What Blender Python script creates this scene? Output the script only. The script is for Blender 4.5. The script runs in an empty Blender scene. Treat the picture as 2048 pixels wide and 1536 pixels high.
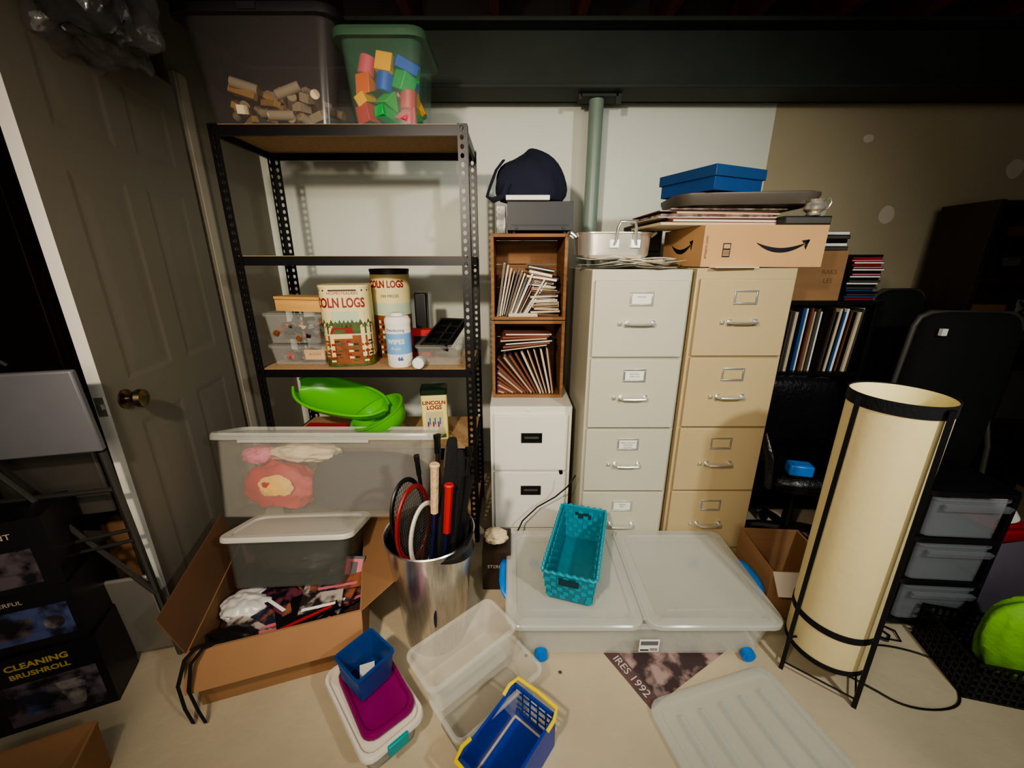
import bpy, bmesh, math, random
from math import sin, cos, pi, radians
from mathutils import Vector, Matrix, Euler, noise
random.seed(7)
SC = bpy.context.scene
C = SC.collection
# ------------------------------------------------------------------ materials
_m = {}
def lin(c):
    out = []
    for v in c:
        v = v / 255.0
        out.append(v / 12.92 if v <= .04045 else ((v + .055) / 1.055) ** 2.4)
    return (out[0], out[1], out[2], 1)
def mat(name, col, rough=.6, metal=0, alpha=1, noise_=.12, ns=6, bump=0, bs=80, stretch=(1, 1, 1), col2=None, trans=0, sheen=0):
    if name in _m: return _m[name]
    m = bpy.data.materials.new(name); m.use_nodes = True
    nt = m.node_tree; N = nt.nodes; L = nt.links
    p = N['Principled BSDF']
    p.inputs['Roughness'].default_value = rough
    p.inputs['Metallic'].default_value = metal
    p.inputs['Alpha'].default_value = alpha
    if trans: p.inputs['Transmission Weight'].default_value = trans
    if sheen: p.inputs['Sheen Weight'].default_value = sheen
    c = lin(col)
    p.inputs['Base Color'].default_value = c
    tc = N.new('ShaderNodeTexCoord'); mp = N.new('ShaderNodeMapping')
    mp.inputs['Scale'].default_value = stretch
    L.new(tc.outputs['Object'], mp.inputs['Vector'])
    if noise_ or col2:
        t = N.new('ShaderNodeTexNoise'); t.inputs['Scale'].default_value = ns; t.inputs['Detail'].default_value = 5
        L.new(mp.outputs[0], t.inputs['Vector'])
        r = N.new('ShaderNodeValToRGB')
        r.color_ramp.elements[0].position = .3 if not col2 else .44; r.color_ramp.elements[1].position = .7 if not col2 else .58
        if col2: r.color_ramp.elements[0].color = lin(col2)
        else: r.color_ramp.elements[0].color = tuple(x * (1 - noise_) for x in c[:3]) + (1,)
        r.color_ramp.elements[1].color = c
        L.new(t.outputs['Fac'], r.inputs[0]); L.new(r.outputs[0], p.inputs['Base Color'])
    if bump:
        t2 = N.new('ShaderNodeTexNoise'); t2.inputs['Scale'].default_value = bs; t2.inputs['Detail'].default_value = 3
        L.new(mp.outputs[0], t2.inputs['Vector'])
        b = N.new('ShaderNodeBump'); b.inputs['Strength'].default_value = bump; b.inputs['Distance'].default_value = .01
        L.new(t2.outputs['Fac'], b.inputs['Height']); L.new(b.outputs[0], p.inputs['Normal'])
    _m[name] = m
    return m

M_white_wall = mat('painted_wall', (226, 230, 216), .8, bump=.15, ns=2, noise_=.05)
M_tan_wall = mat('drywall_tan', (180, 168, 138), .9, bump=.15, ns=2, noise_=.12)
M_spackle = mat('spackle', (214, 206, 184), .9)
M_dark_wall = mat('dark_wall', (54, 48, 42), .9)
M_floor = mat('concrete_floor', (200, 186, 158), .48, ns=2.2, noise_=.24, bump=.12, bs=40)
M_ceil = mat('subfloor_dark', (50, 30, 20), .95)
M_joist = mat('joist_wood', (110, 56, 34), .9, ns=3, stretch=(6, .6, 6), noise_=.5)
M_beam = mat('beam_paint', (46, 54, 46), .7, ns=4, noise_=.3)
M_pole = mat('pole_paint', (128, 146, 132), .4, ns=5, noise_=.15)
M_door = mat('door_paint', (120, 115, 103), .65, noise_=.05)
M_trim = mat('trim_white', (216, 212, 202), .5, noise_=.04)
M_casing = mat('casing_paint', (156, 150, 136), .6, noise_=.04)
M_black = mat('black_metal', (20, 20, 22), .4, metal=.3)
M_blackp = mat('black_plastic', (18, 18, 19), .4)
M_blackc = mat('black_cloth', (15, 15, 17), .95, bump=.4, bs=120)
M_leather = mat('black_leather', (17, 17, 20), .32, bump=.25, bs=60)
M_particle = mat('particle_board', (186, 152, 110), .85, ns=60, noise_=.25)
M_card = mat('cardboard', (150, 112, 76), .85, ns=3, stretch=(1, 1, 8), noise_=.14)
M_cardd = mat('cardboard_dark', (110, 78, 52), .9, ns=3, noise_=.2)
M_cardl = mat('cardboard_light', (198, 156, 108), .85, ns=3, noise_=.08)
M_wood = mat('crate_wood', (150, 104, 62), .7, ns=4, stretch=(1, 1, 12), noise_=.5)
M_woodl = mat('light_wood', (222, 172, 102), .6, ns=4, stretch=(1, 8, 10), noise_=.3)
M_gray_cab = mat('cabinet_putty', (188, 185, 166), .36, noise_=.04, ns=3)
M_tan_cab = mat('cabinet_tan', (184, 165, 126), .36, noise_=.05, ns=3)
M_white_cab = mat('cabinet_white', (224, 222, 210), .36, noise_=.04, ns=3)
M_chrome = mat('chrome', (224, 224, 220), .3, metal=.85, noise_=0)
M_tubegray = mat('worn_gray_tube', (104, 102, 98), .35, metal=.8, noise_=.1)
M_brass = mat('antique_brass', (130, 116, 94), .28, metal=1)
M_steel = mat('brushed_steel', (228, 222, 212), .25, metal=.95, ns=4, stretch=(40, 40, .4), noise_=.28)
M_pan = mat('polished_pan', (226, 220, 206), .25, metal=.75, noise_=.1)
M_paper = mat('paper_white', (232, 230, 220), .8)
M_paper2 = mat('paper_cream', (204, 186, 154), .8)
M_clear = mat('frosted_plastic', (214, 210, 196), .16, alpha=.115, noise_=0)
M_clearf = mat('thin_frosted_plastic', (236, 234, 222), .12, alpha=.20, noise_=0)
M_clearb = mat('hazy_plastic', (222, 222, 212), .16, alpha=.25, noise_=0)
M_clear2 = mat('clear_plastic', (228, 228, 218), .12, alpha=.10, noise_=0)
M_milky = mat('milky_plastic', (216, 216, 204), .22, alpha=.34, noise_=0)
M_lidp = mat('milky_lid', (214, 216, 206), .16, alpha=.38, noise_=0)
M_smoke = mat('smoke_plastic', (92, 86, 84), .2, alpha=.25, noise_=0)
M_graylid = mat('dark_clear', (96, 98, 92), .18, alpha=.36, noise_=0)
M_green_t = mat('green_tint_plastic', (120, 165, 138), .2, alpha=.12, noise_=0)
M_green_l = mat('green_lid', (74, 106, 82), .4, alpha=.65, noise_=0)
M_blue = mat('blue_plastic', (10, 58, 160), .35)
M_blueh = mat('bright_blue', (16, 118, 206), .35)
M_bluebox = mat('blue_card', (24, 70, 128), .6)
M_bluesm = mat('blue_basket', (14, 62, 128), .4)
M_teal = mat('teal_plastic', (12, 122, 140), .4, ns=30, noise_=.2)
M_yellow = mat('yellow_plastic', (242, 210, 20), .35)
M_mustard = mat('mustard_print', (150, 124, 74), .5)
M_purple = mat('purple_plastic', (130, 10, 92), .35)
M_lime = mat('lime_plastic', (84, 180, 20), .3, noise_=.03)
M_limebag = mat('lime_bag', (130, 196, 44), .65, bump=.8, bs=18)
M_red = mat('red', (176, 34, 34), .6)
M_orange = mat('orange', (226, 92, 40), .5)
M_navy = mat('navy_cloth', (22, 24, 46), .9, bump=.4, bs=90)
M_shade = mat('paper_shade', (224, 206, 156), .8, ns=40, noise_=.04, bump=.08, bs=40)
M_shadei = mat('shade_inner', (250, 236, 180), .8, noise_=.03)
M_brownw = mat('dark_brown_wood', (50, 34, 26), .5, ns=3, stretch=(6, 6, 1), noise_=.4)
M_tin = mat('tin_cream', (224, 208, 150), .5)
M_tingreen = mat('tin_green', (78, 98, 40), .5, ns=25, noise_=.5)
M_redtxt = mat('tin_red_letter', (140, 28, 22), .5)
M_sky = mat('tin_sky', (186, 200, 170), .5)
M_tinbrown = mat('tin_brown', (150, 84, 40), .5, ns=30, noise_=.5)
M_grayboard = mat('gray_board', (104, 104, 108), .4)
M_floorpanel = mat('pale_floor_standin', (134, 130, 120), .3, metal=.3, noise_=.1)
M_rubber = mat('cable_rubber', (12, 12, 12), .5)
M_grayd = mat('dark_gray_lid', (74, 70, 64), .5)
M_pink = mat('pink_print', (206, 110, 126), .6)
M_photo = mat('printed_photo', (176, 164, 154), .35, ns=22, col2=(44, 36, 38))
M_photo2 = mat('printed_cover', (150, 92, 66), .3, ns=18, col2=(36, 40, 60))
M_photo3 = mat('printed_cover_violet', (106, 56, 70), .3, ns=26, col2=(28, 24, 34))
M_folder = mat('brown_folder', (132, 76, 56), .8, noise_=.2)
M_tanwrap = mat('tan_grip', (200, 172, 130), .8, bump=.5, bs=60)
M_bag_clear = mat('crinkled_film', (90, 88, 86), .10, alpha=.16, noise_=0, bump=1, bs=14)
M_black_carton = mat('black_carton', (24, 24, 29), .4)
M_bronzecloth = mat('dark_red_fabric', (70, 38, 36), .8)

# ------------------------------------------------------------------ builder
def rr(w, d, r, z=0, cx=0, cy=0, n=4):
    r = max(1e-4, min(r, w / 2 - 1e-4, d / 2 - 1e-4)); pts = []
    for sx, sy, a0 in ((1, 1, 0), (-1, 1, 90), (-1, -1, 180), (1, -1, 270)):
        for i in range(n + 1):
            a = radians(a0 + 90 * i / n)
            pts.append(Vector((cx + sx * (w / 2 - r) + r * cos(a), cy + sy * (d / 2 - r) + r * sin(a), z)))
    return pts
class B:
    def __init__(s): s.bm = bmesh.new(); s.M = Matrix.Identity(4)
    def at(s, loc=(0, 0, 0), rot=(0, 0, 0)):
        s.M = Matrix.Translation(loc) @ Euler([radians(a) for a in rot]).to_matrix().to_4x4(); return s
    def v(s, p): return s.bm.verts.new(s.M @ Vector(p))
    def face(s, vs, mi=0):
        try:
            f = s.bm.faces.new(vs); f.material_index = mi; return f
        except ValueError: return None
    def poly(s, pts, mi=0): return s.face([s.v(p) for p in pts], mi)
    def box(s, x0, x1, y0, y1, z0, z1, mi=0, bx=0, by=0):
        p = [(x0 + bx, y0 + by, z0), (x1 - bx, y0 + by, z0), (x1 - bx, y1 - by, z0), (x0 + bx, y1 - by, z0), (x0, y0, z1), (x1, y0, z1), (x1, y1, z1), (x0, y1, z1)]
        q = [s.v(a) for a in p]
        for f in ((3, 2, 1, 0), (4, 5, 6, 7), (0, 1, 5, 4), (1, 2, 6, 5), (2, 3, 7, 6), (3, 0, 4, 7)): s.face([q[i] for i in f], mi)
        return s
    def loft(s, loops, mi=0, c0=True, c1=True):
        rows = [[s.v(p) for p in Lp] for Lp in loops]; n = len(rows[0])
        for k in range(len(rows) - 1):
            a, b = rows[k], rows[k + 1]
            m_ = mi[k] if isinstance(mi, (list, tuple)) else mi
            for i in range(n):
                j = (i + 1) % n; s.face([a[i], a[j], b[j], b[i]], m_)
        m0 = mi[0] if isinstance(mi, (list, tuple)) else mi; m1 = mi[-1] if isinstance(mi, (list, tuple)) else mi
        if c0: s.face(rows[0][::-1], m0)
        if c1: s.face(rows[-1], m1)
        return s
    def lathe(s, prof, seg=32, mi=0, c0=True, c1=True, sx=1, sy=1):
        return s.loft([[Vector((r * sx * cos(2 * pi * i / seg), r * sy * sin(2 * pi * i / seg), z)) for i in range(seg)] for r, z in prof], mi, c0, c1)
    def cyl(s, p0, p1, r, r2=None, seg=16, mi=0): return s.tube([p0, p1], [r, r if r2 is None else r2], seg, mi)
    def tube(s, pts, r, seg=8, mi=0, closed=False, flat=1):
        pts = [Vector(p) for p in pts]; n = len(pts); loops = []; up = None
        for i, p in enumerate(pts):
            if closed: t = pts[(i + 1) % n] - pts[i - 1]
            else: t = pts[min(i + 1, n - 1)] - pts[max(i - 1, 0)]
            t.normalize()
            if up is None:
                up = Vector((0, 0, 1)) if abs(t.z) < .9 else Vector((0, 1, 0))
            a = t.cross(up)
            if a.length < 1e-4: a = t.orthogonal()
            a.normalize(); b2 = a.cross(t).normalized(); up = b2
            rad = r[i] if isinstance(r, (list, tuple)) else r
            loops.append([p + a * rad * cos(2 * pi * k / seg) + b2 * rad * flat * sin(2 * pi * k / seg) for k in range(seg)])
        if closed: loops.append(loops[0]); return s.loft(loops, mi, False, False)
        return s.loft(loops, mi)
    def text(s, st, size, mi=0, fn=None, ex=.0006, bold=0, align='CENTER', sx=1):
        cu = bpy.data.curves.new('txt', 'FONT'); cu.body = st; cu.size = size; cu.extrude = ex; cu.offset = bold
        cu.align_x = align; cu.align_y = 'CENTER'; cu.resolution_u = 3
        ob = bpy.data.objects.new('txt', cu); C.objects.link(ob)
        dg = bpy.context.evaluated_depsgraph_get(); dg.update()
        me = bpy.data.meshes.new_from_object(ob.evaluated_get(dg))
        fn = fn or (lambda x, y, z: (x, -z, y))
        vs = [s.v(fn(v.co.x * sx, v.co.y, v.co.z)) for v in me.vertices]
        for f in me.polygons: s.face([vs[i] for i in f.vertices], mi)
        bpy.data.objects.remove(ob); bpy.data.meshes.remove(me); bpy.data.curves.remove(cu)
        return s
    def crumple(s, c, sz, amp=.25, fr=3, seed=0, mi=0, sub=4):
        r = bmesh.ops.create_icosphere(s.bm, subdivisions=sub, radius=1)
        for v in r['verts']:
            p = v.co.copy()
            k = 1 + amp * noise.noise(p * fr + Vector((seed, seed * 2, 0))) + amp * .5 * noise.noise(p * fr * 2.3 + Vector((0, seed, 5)))
            q = Vector((p.x * k * sz[0], p.y * k * sz[1], max(p.z, -.75) * k * sz[2]))
            v.co = s.M @ (q + Vector(c))
        for v in r['verts']:
            for f in v.link_faces: f.material_index = mi
        return s
def place(o, parent, loc, rot):
    if parent is not None: o.parent = parent
    o.location = loc; o.rotation_euler = [radians(a) for a in rot]
def fin(b, name, mats, parent=None, loc=(0, 0, 0), rot=(0, 0, 0), label=None, cat=None, bevel=0, smooth=True, sub=0, group=None, kind=None, solid=0):
    me = bpy.data.meshes.new(name)
    bmesh.ops.recalc_face_normals(b.bm, faces=b.bm.faces[:])
    b.bm.to_mesh(me); b.bm.free()
    if not isinstance(mats, (list, tuple)): mats = [mats]
    for m in mats: me.materials.append(m)
    if smooth:
        for p in me.polygons: p.use_smooth = True
        me.set_sharp_from_angle(angle=radians(38))
    o = bpy.data.objects.new(name, me); C.objects.link(o); place(o, parent, loc, rot)
    if solid:
        md = o.modifiers.new('sol', 'SOLIDIFY'); md.thickness = solid; md.offset = 0
    if bevel:
        md = o.modifiers.new('bev', 'BEVEL'); md.width = bevel; md.segments = 2; md.limit_method = 'ANGLE'; md.angle_limit = radians(40)
    if sub:
        md = o.modifiers.new('sub', 'SUBSURF'); md.levels = sub; md.render_levels = sub
    if label: o['label'] = label
    if cat: o['category'] = cat
    if group: o['group'] = group
    if kind: o['kind'] = kind
    return o
def thing(name, label, cat, loc=(0, 0, 0), rot=(0, 0, 0), group=None):
    o = bpy.data.objects.new(name, None); C.objects.link(o); o.empty_display_size = .05
    place(o, None, loc, rot); o['label'] = label; o['category'] = cat
    if group: o['group'] = group
    return o
def tub(b, w, d, h, k=.88, t=.004, r=.03, rim=.012, cx=0, cy=0, z=0, mi=0, rimh=.008, n=4):
    W, D = w - 2 * rim, d - 2 * rim
    q = lambda a, c, rad, zz: rr(a, c, rad, zz, cx, cy, n)
    b.loft([q(W * k, D * k, r * k, z), q(W, D, r, z + h - rimh), q(w, d, r + rim, z + h - rimh), q(w, d, r + rim, z + h),
            q(W - 2 * t, D - 2 * t, r, z + h), q(W * k - 2 * t, D * k - 2 * t, r * k, z + t)], mi)
def lid(b, w, d, h, r=.03, z=0, cx=0, cy=0, mi=0, inset=.03):
    q = lambda a, c, rad, zz: rr(a, c, rad, zz, cx, cy)
    b.loft([q(w, d, r, z), q(w, d, r, z + h * .7), q(w - .006, d - .006, r, z + h), q(w - inset, d - inset, r, z + h), q(w - inset - .01, d - inset - .01, r, z + h * .55)], mi)

# ------------------------------------------------------------------ room
def struct(b, name, mats, **k): return fin(b, name, mats, kind='structure', smooth=False, **k)
b = B(); b.box(-3.2, 3.2, -1.5, 2.6, -.1, 0); struct(b, 'floor', M_floor)
b = B(); ZS = 2.17
b.box(-3.3, -1.5, 2.5, 2.6, 0, 2.7, 3); b.box(-1.5, 1.44, 2.5, 2.6, 0, ZS, 0); b.box(1.44, 3.3, 2.5, 2.6, 0, ZS, 1); b.box(-1.5, 3.3, 2.5, 2.6, ZS, 2.7, 3)  # last strip: same wall, coloured dark for the shade above the beam
for x, z, a, c in ((1.79, 1.64, .045, .055), (2.19, 1.61, .045, .05), (2.57, 1.58, .045, .05), (2.55, 1.27, .045, .045), (2.0, 1.31, .03, .04), (1.98, 2.0, .03, .02), (2.85, 1.85, .05, .05)):
    b.at((x, 2.4995, z))
    pts = []
    for i in range(28):
        t = 2 * pi * i / 28; k = 1 + .15 * noise.noise(Vector((cos(t) * .9 + x * 5, sin(t) * .9, z)))
        pts.append((a * k * cos(t), 0, c * k * sin(t)))
    b.poly(pts, 2)
b.at(); struct(b, 'wall_back', [M_white_wall, M_tan_wall, M_spackle, M_dark_wall])
b = B(); b.box(-1.5, -1.42, 1.93, 2.5, 0, 2.37); struct(b, 'wall_partition', M_door)
b = B(); b.box(-3.3, -3.2, -1.5, 2.5, 0, 2.7); struct(b, 'wall_left', M_dark_wall)
b = B(); b.box(3.2, 3.3, -1.5, 2.5, 0, 2.7); struct(b, 'wall_right', M_dark_wall)
b = B(); b.box(-3.3, 3.3, -1.6, -1.5, 0, 2.7); struct(b, 'wall_front', M_dark_wall)
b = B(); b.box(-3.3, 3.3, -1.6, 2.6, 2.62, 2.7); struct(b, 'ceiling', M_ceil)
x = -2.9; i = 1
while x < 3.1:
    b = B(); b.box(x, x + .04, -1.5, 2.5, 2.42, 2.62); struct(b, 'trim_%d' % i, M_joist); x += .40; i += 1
b = B(); b.box(-1.42, -1.40, 1.94, 2.01, 0, 2.1); b.box(-1.405, -1.395, 1.955, 1.995, 0, 2.1); struct(b, 'trim_%d' % i, M_casing); i += 1
b = B()
b.box(-1.45, 3.19, 2.22, 2.40, 2.14, 2.158); b.box(-1.45, 3.19, 2.22, 2.40, 2.402, 2.42); b.box(-1.45, 3.19, 2.30, 2.315, 2.158, 2.402)
fin(b, 'steel_beam', M_beam, label='dark painted steel beam running under the wooden floor joists', cat='beam', bevel=.003)
t = thing('support_column', 'round gray-green steel column holding up the beam', 'column', (.427, 2.33, 0))
b = B(); b.lathe([(.037, .01), (.037, 2.125)], 32); fin(b, 'post', M_pole, t)
b = B(); b.box(-.09, .10, -.05, .05, 2.125, 2.139); b.box(.085, .115, -.05, -.035, 2.09, 2.139); b.box(-.1, -.08, -.05, -.035, 2.11, 2.139); b.box(-.07, .07, -.06, .06, 0, .01); fin(b, 'cap_plate', M_beam, t, bevel=.002)

# ------------------------------------------------------------------ door (ajar, six panel)
A = Vector((-1.22, 1.12, 0)); Hh = Vector((-1.385, 1.90, 0))
dv = Hh - A; dw = dv.length; ang = math.degrees(math.atan2(dv.y, dv.x))
dr = thing('door_1', 'beige-gray six-panel interior door standing ajar', 'door', A, (0, 0, ang)); dr['kind'] = 'structure'
b = B(); T = .035
def rectring(b, x0, x1, z0, z1, y, d):
    q = [[(x0, y, z0), (x1, y, z0), (x1, y, z1), (x0, y, z1)]]
    for a, yy in ((.018, y + d), (.03, y + d), (.065, y + .0008)):
        q.append([(x0 + a, yy, z0 + a), (x1 - a, yy, z0 + a), (x1 - a, yy, z1 - a), (x0 + a, yy, z1 - a)])
    b.loft([[Vector(p) for p in l] for l in q], 0, False, True)
xs = [0, .11, dw / 2 - .05, dw / 2 + .05, dw - .11, dw]
zs = [0.01, .22, .84, .98, 1.60, 1.70, 1.92, 2.03]
for i_ in range(5):
    for j in range(7):
        x0, x1, z0, z1 = xs[i_], xs[i_ + 1], zs[j], zs[j + 1]
        if i_ in (1, 3) and j in (1, 3, 5): rectring(b, x0, x1, z0, z1, 0, .0018)
        else: b.poly([(x0, 0, z0), (x1, 0, z0), (x1, 0, z1), (x0, 0, z1)])
b.poly([(0, T, .01), (dw, T, .01), (dw, T, 2.03), (0, T, 2.03)])
for z in (.01, 2.03): b.poly([(0, 0, z), (dw, 0, z), (dw, T, z), (0, T, z)])
for x in (0, dw): b.poly([(x, 0, .01), (x, T, .01), (x, T, 2.03), (x, 0, 2.03)], 1 if x == 0 else 0)
fin(b, 'door_leaf', [M_door, M_trim], dr, smooth=False)
kb = B(); kb.lathe([(.0, 0), (.031, 0), (.031, .005), (.013, .009), (.012, .022), (.024, .028), (.030, .040), (.027, .054), (.012, .060), (0, .061)], 28, c0=False, c1=False)
fin(kb, 'door_knob', M_brass, dr, (.07, 0, .93), (90, 0, 0), label='antique brass round knob')
kb = B(); kb.box(-.003, 0, .006, .029, .90, .96); kb.box(-.01, -.003, .012, .023, .922, .938); fin(kb, 'latch_plate', M_chrome, dr)

# ------------------------------------------------------------------ steel shelving unit
SX0, SX1, SY0, SY1 = -1.115, -.165, 1.66, 2.06
su = thing('shelving_unit', 'black boltless steel shelving unit with particle-board shelves', 'shelf', (SX0, SY0, 0))
def post(b, sx, sy):
    W = .036; U = .03; n = int(1.83 / U)
    for fl in range(2):
        for k in range(n):
            z0 = k * U; z1 = z0 + U; zc = (z0 + z1) / 2
            out = [(0, z0), (W / 2, z0), (W, z0), (W, zc), (W, z1), (W / 2, z1), (0, z1), (0, zc)]
            inn = []
            for a in (225, 270, 315, 0, 45, 90, 135, 180):
                inn.append((W * .55 + .0075 * cos(radians(a)), zc + .0094 * sin(radians(a))))
            mp = (lambda u, z: (sx * u, 0, z)) if fl == 0 else (lambda u, z: (0, sy * u, z))
            O = [b.v(mp(*p)) for p in out]; I = [b.v(mp(*p)) for p in inn]
            for q in range(8): b.face([O[q], O[(q + 1) % 8], I[(q + 1) % 8], I[q]])
    bmesh.ops.remove_doubles(b.bm, verts=b.bm.verts[:], dist=.0002)
W_, D_ = SX1 - SX0, SY1 - SY0
for (px, py, sx, sy) in ((0, 0, 1, 1), (W_, 0, -1, 1), (0, D_, 1, -1), (W_, D_, -1, -1)):
    b = B(); post(b, sx, sy); fin(b, 'post', M_black, su, (px, py, 0), smooth=False, solid=.0022)
for z in (.10, .52, .90, 1.37, 1.83):
    b = B(); e = .004
    b.box(e, W_ - e, e, e + .012, z - .038, z - .002); b.box(e, W_ - e, D_ - e - .012, D_ - e, z - .038, z - .002)
    b.box(e, e + .012, e, D_ - e, z - .038, z - .002); b.box(W_ - e - .012, W_ - e, e, D_ - e, z - .038, z - .002)
    b.box(e + .012, W_ - e - .012, e + .012, e + .03, z - .016, z - .012); b.box(e + .012, W_ - e - .012, D_ - e - .03, D_ - .016, z - .016, z - .012)
    for x in (e + .018, W_ - e - .018):
        b.cyl((x, -.004, z - .02), (x, .002, z - .02), .006, seg=8)
    fin(b, 'shelf_frame', M_black, su)
    b = B(); b.box(.017, W_ - .017, .006, D_ - .006, z - .0115, z); fin(b, 'shelf_board', M_particle, su)

# ------------------------------------------------------------------ filing cabinets
def cabinet4(name, label, x0, x1, y0, y1, h, mb, cards):
    w = x1 - x0; D = y1 - y0
    t = thing(name, label, 'filing cabinet', ((x0 + x1) / 2, y0, 0))
    b = B(); b.box(-w / 2, w / 2, 0, D, .0, h); fin(b, 'body', mb, t, bevel=.004)
    n = 4; top = h - .035; bot = .07; pitch = (top - bot) / n
    for i in range(n):
        zc = top - pitch * (i + .5); dh = pitch - .008
        b = B(); b.box(-w / 2 + .012, w / 2 - .012, -.016, -.001, -dh / 2, dh / 2)
        d = fin(b, 'drawer', mb, t, (0, 0, zc), bevel=.003)
        hz = dh / 2 - .068
        b = B()
        for (a0, a1, c0, c1) in ((-.045, .045, .02, .027), (-.045, .045, -.027, -.02), (-.045, -.038, -.02, .02), (.038, .045, -.02, .02)):
            b.box(a0, a1, -.021, -.0165, hz + c0, hz + c1)
        fin(b, 'label_holder', M_chrome, d, bevel=.001)
        b = B(); b.box(-.037, .037, -.0185, -.0165, hz - .019, hz + .019)
        for k, s_ in enumerate(cards[i] or []): b.at((0, -.0187, hz + .007 - .011 * k)).text(s_, .009, 1, ex=.0002)
        b.at(); fin(b, 'label_card', [M_paper if cards[i] else mb, M_blackp], d)
        pz = hz - .095
        b = B(); b.tube([(-.05, -.017, pz), (-.05, -.034, pz + .002), (-.044, -.043, pz + .002), (0, -.046, pz + .002), (.044, -.043, pz + .002), (.05, -.034, pz + .002), (.05, -.017, pz)], .008, 10, flat=.7)
        b.box(-.058, -.042, -.021, -.0165, pz - .013, pz + .013); b.box(.042, .058, -.021, -.0165, pz - .013, pz + .013)
        fin(b, 'handle', M_chrome, d)
        b = B(); b.box(-.084, -.070, -.024, -.0165, pz - .007, pz + .007); b.box(-.08, -.074, -.028, -.024, pz - .004, pz + .004); fin(b, 'thumb_latch', M_chrome, d, bevel=.001)
    return t
cabinet4('filing_cabinet', 'putty gray four-drawer metal filing cabinet with paper labels', .303, .683, 1.546, 2.2, 1.32, M_gray_cab, [['Personal'], ['Paid Taxes', '1995 to 02'], ['Medical Records', 'Household', 'Insurance'], ['Manuals', 'Misc.']])
cabinet4('filing_cabinet', 'tan four-drawer metal filing cabinet with chrome handles', .70, 1.08, 1.55, 2.2, 1.325, M_tan_cab, [None] * 4)
t = thing('filing_cabinet', 'white two-drawer metal filing cabinet with black recessed pulls', 'filing cabinet', (.087, 1.68, 0))
b = B(); b.box(-.187, .187, 0, .46, 0, .72); b.box(-.02, -.004, -.003, 0, .695, .71); fin(b, 'body', M_white_cab, t, bevel=.004)
for z0, z1 in ((.40, .685), (.08, .395)):
    zc = (z0 + z1) / 2; b = B(); b.box(-.17, .17, -.015, -.001, -(z1 - z0) / 2 + .003, (z1 - z0) / 2 - .003)
    d = fin(b, 'drawer', M_white_cab, t, (0, 0, zc), bevel=.003)
    b = B(); hz = .03 if z0 > .3 else .06
    b.box(-.042, .048, -.0175, -.0155, hz - .022, hz + .022, 1)
    for (a0, a1, c0, c1) in ((-.045, .051, .018, .024), (-.045, .051, -.024, -.018), (-.045, -.04, -.018, .018), (.046, .051, -.018, .018)): b.box(a0, a1, -.021, -.0175, hz + c0, hz + c1, 0)
    b.box(-.03, .036, -.02, -.0175, hz - .004, hz + .006, 2)
    fin(b, 'recessed_pull', [M_blackp, M_black, M_grayd], d)
b = B(); b.cyl((.145, -.019, .392), (.145, 0, .392), .009, seg=16); fin(b, 'lock', M_black, t)

# ------------------------------------------------------------------ wooden crates
for k, z in enumerate((.722, 1.094)):
    b = B(); w, D, h = .335, .31, .368; tt = .014
    b.box(0, tt, 0, D, 0, h); b.box(w - tt, w, 0, D, 0, h)
    b.box(tt, w - tt, 0, D, 0, tt); b.box(tt, w - tt, 0, D, h - tt, h)
    for q in range(3): b.box(tt, w - tt, D - .01, D, tt + q * .114, tt + q * .114 + .11)
    fin(b, 'wooden_crate', M_wood, loc=(-.093, 1.80, z), label='old stained wooden crate on its side, ' + ('filled with brown folders' if k == 0 else 'holding booklets and envelopes'), cat='crate', smooth=False, group='stacked wooden crates', bevel=.0015)
def slab(name, mats, w, d, h, loc, rot, label, cat, group):
    b = B(); b.box(-w / 2, w / 2, 0, d, 0, h, 0)
    b.box(-w / 2 + .002, w / 2 - .002, -.0006, .0, .002 if h > .006 else h * .3, h - .002 if h > .006 else h * .7, 1)
    return fin(b, name, mats, loc=loc, rot=rot, label=label, cat=cat, group=group, smooth=False)
cols = [M_paper, M_paper2, M_blackp, M_paper, M_folder, M_paper2, M_grayd, M_blackp, M_cardd]
CL = -.093 + .016
for i in range(15):
    base = CL + .012 + i * .0095; a = 8 + 1.9 * i; h = .235 - .006 * (i % 4) - .004 * i
    b = B(); b.box(-.0035, .0035, 0, .13, 0, h, 0); b.box(-.002, .002, -.0008, 0, .003, h - .003, 1)
    fin(b, 'booklet', [random.choice(cols), random.choice(cols)], loc=(base, 1.806 + .016 * (i % 4), 1.1095), rot=(random.uniform(-3, 3), a, 0), label='thin booklet leaning inside the upper crate', cat='book', group='booklets leaning in the upper crate', smooth=False)
z = 1.11
for i in range(21):
    h = random.choice((.007, .009, .012, .006))
    slab('envelope', [random.choice(cols), random.choice([M_paper, M_paper2, M_cardd])], .12 + random.uniform(-.02, .02), .14, h, (.150 + random.uniform(-.012, .006) - (.02 if i > 11 else 0), 1.808 + random.uniform(0, .03), z), (random.uniform(-1, 1), random.uniform(-3, 3) + (9 if i > 11 else 0), random.uniform(-11, 11)), 'paper envelope or card in the flat pile in the upper crate', 'envelope', 'envelopes piled in the upper crate')
    z += h + .0012
slab('name_plate', [M_paper, M_paper2], .13, .05, .012, (.05, 1.797, 1.1095), (0, 0, 0), 'flat white strip of paper at the crate edge', 'paper', 'envelopes piled in the upper crate')
for i in range(17):
    base = CL + .040 + .0145 * i; a = 74 - 4.1 * i; ln = min(.225, (base - CL - .006) / max(.12, sin(radians(a))))
    b = B(); b.box(-.002, .002, 0, .25, 0, ln, 0); b.box(.0022, .0065, .002, .24, .004, ln - .004, 1)
    fin(b, 'file_folder', [M_folder if i < 12 else M_paper2, [M_paper2, M_folder, M_cardd][i % 3]], loc=(base, 1.806 + .006 * (i % 3), .738), rot=(0, -a, 0), label='brown accordion file folder in the lower crate', cat='folder', group='folders in the lower crate', smooth=False)
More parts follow.
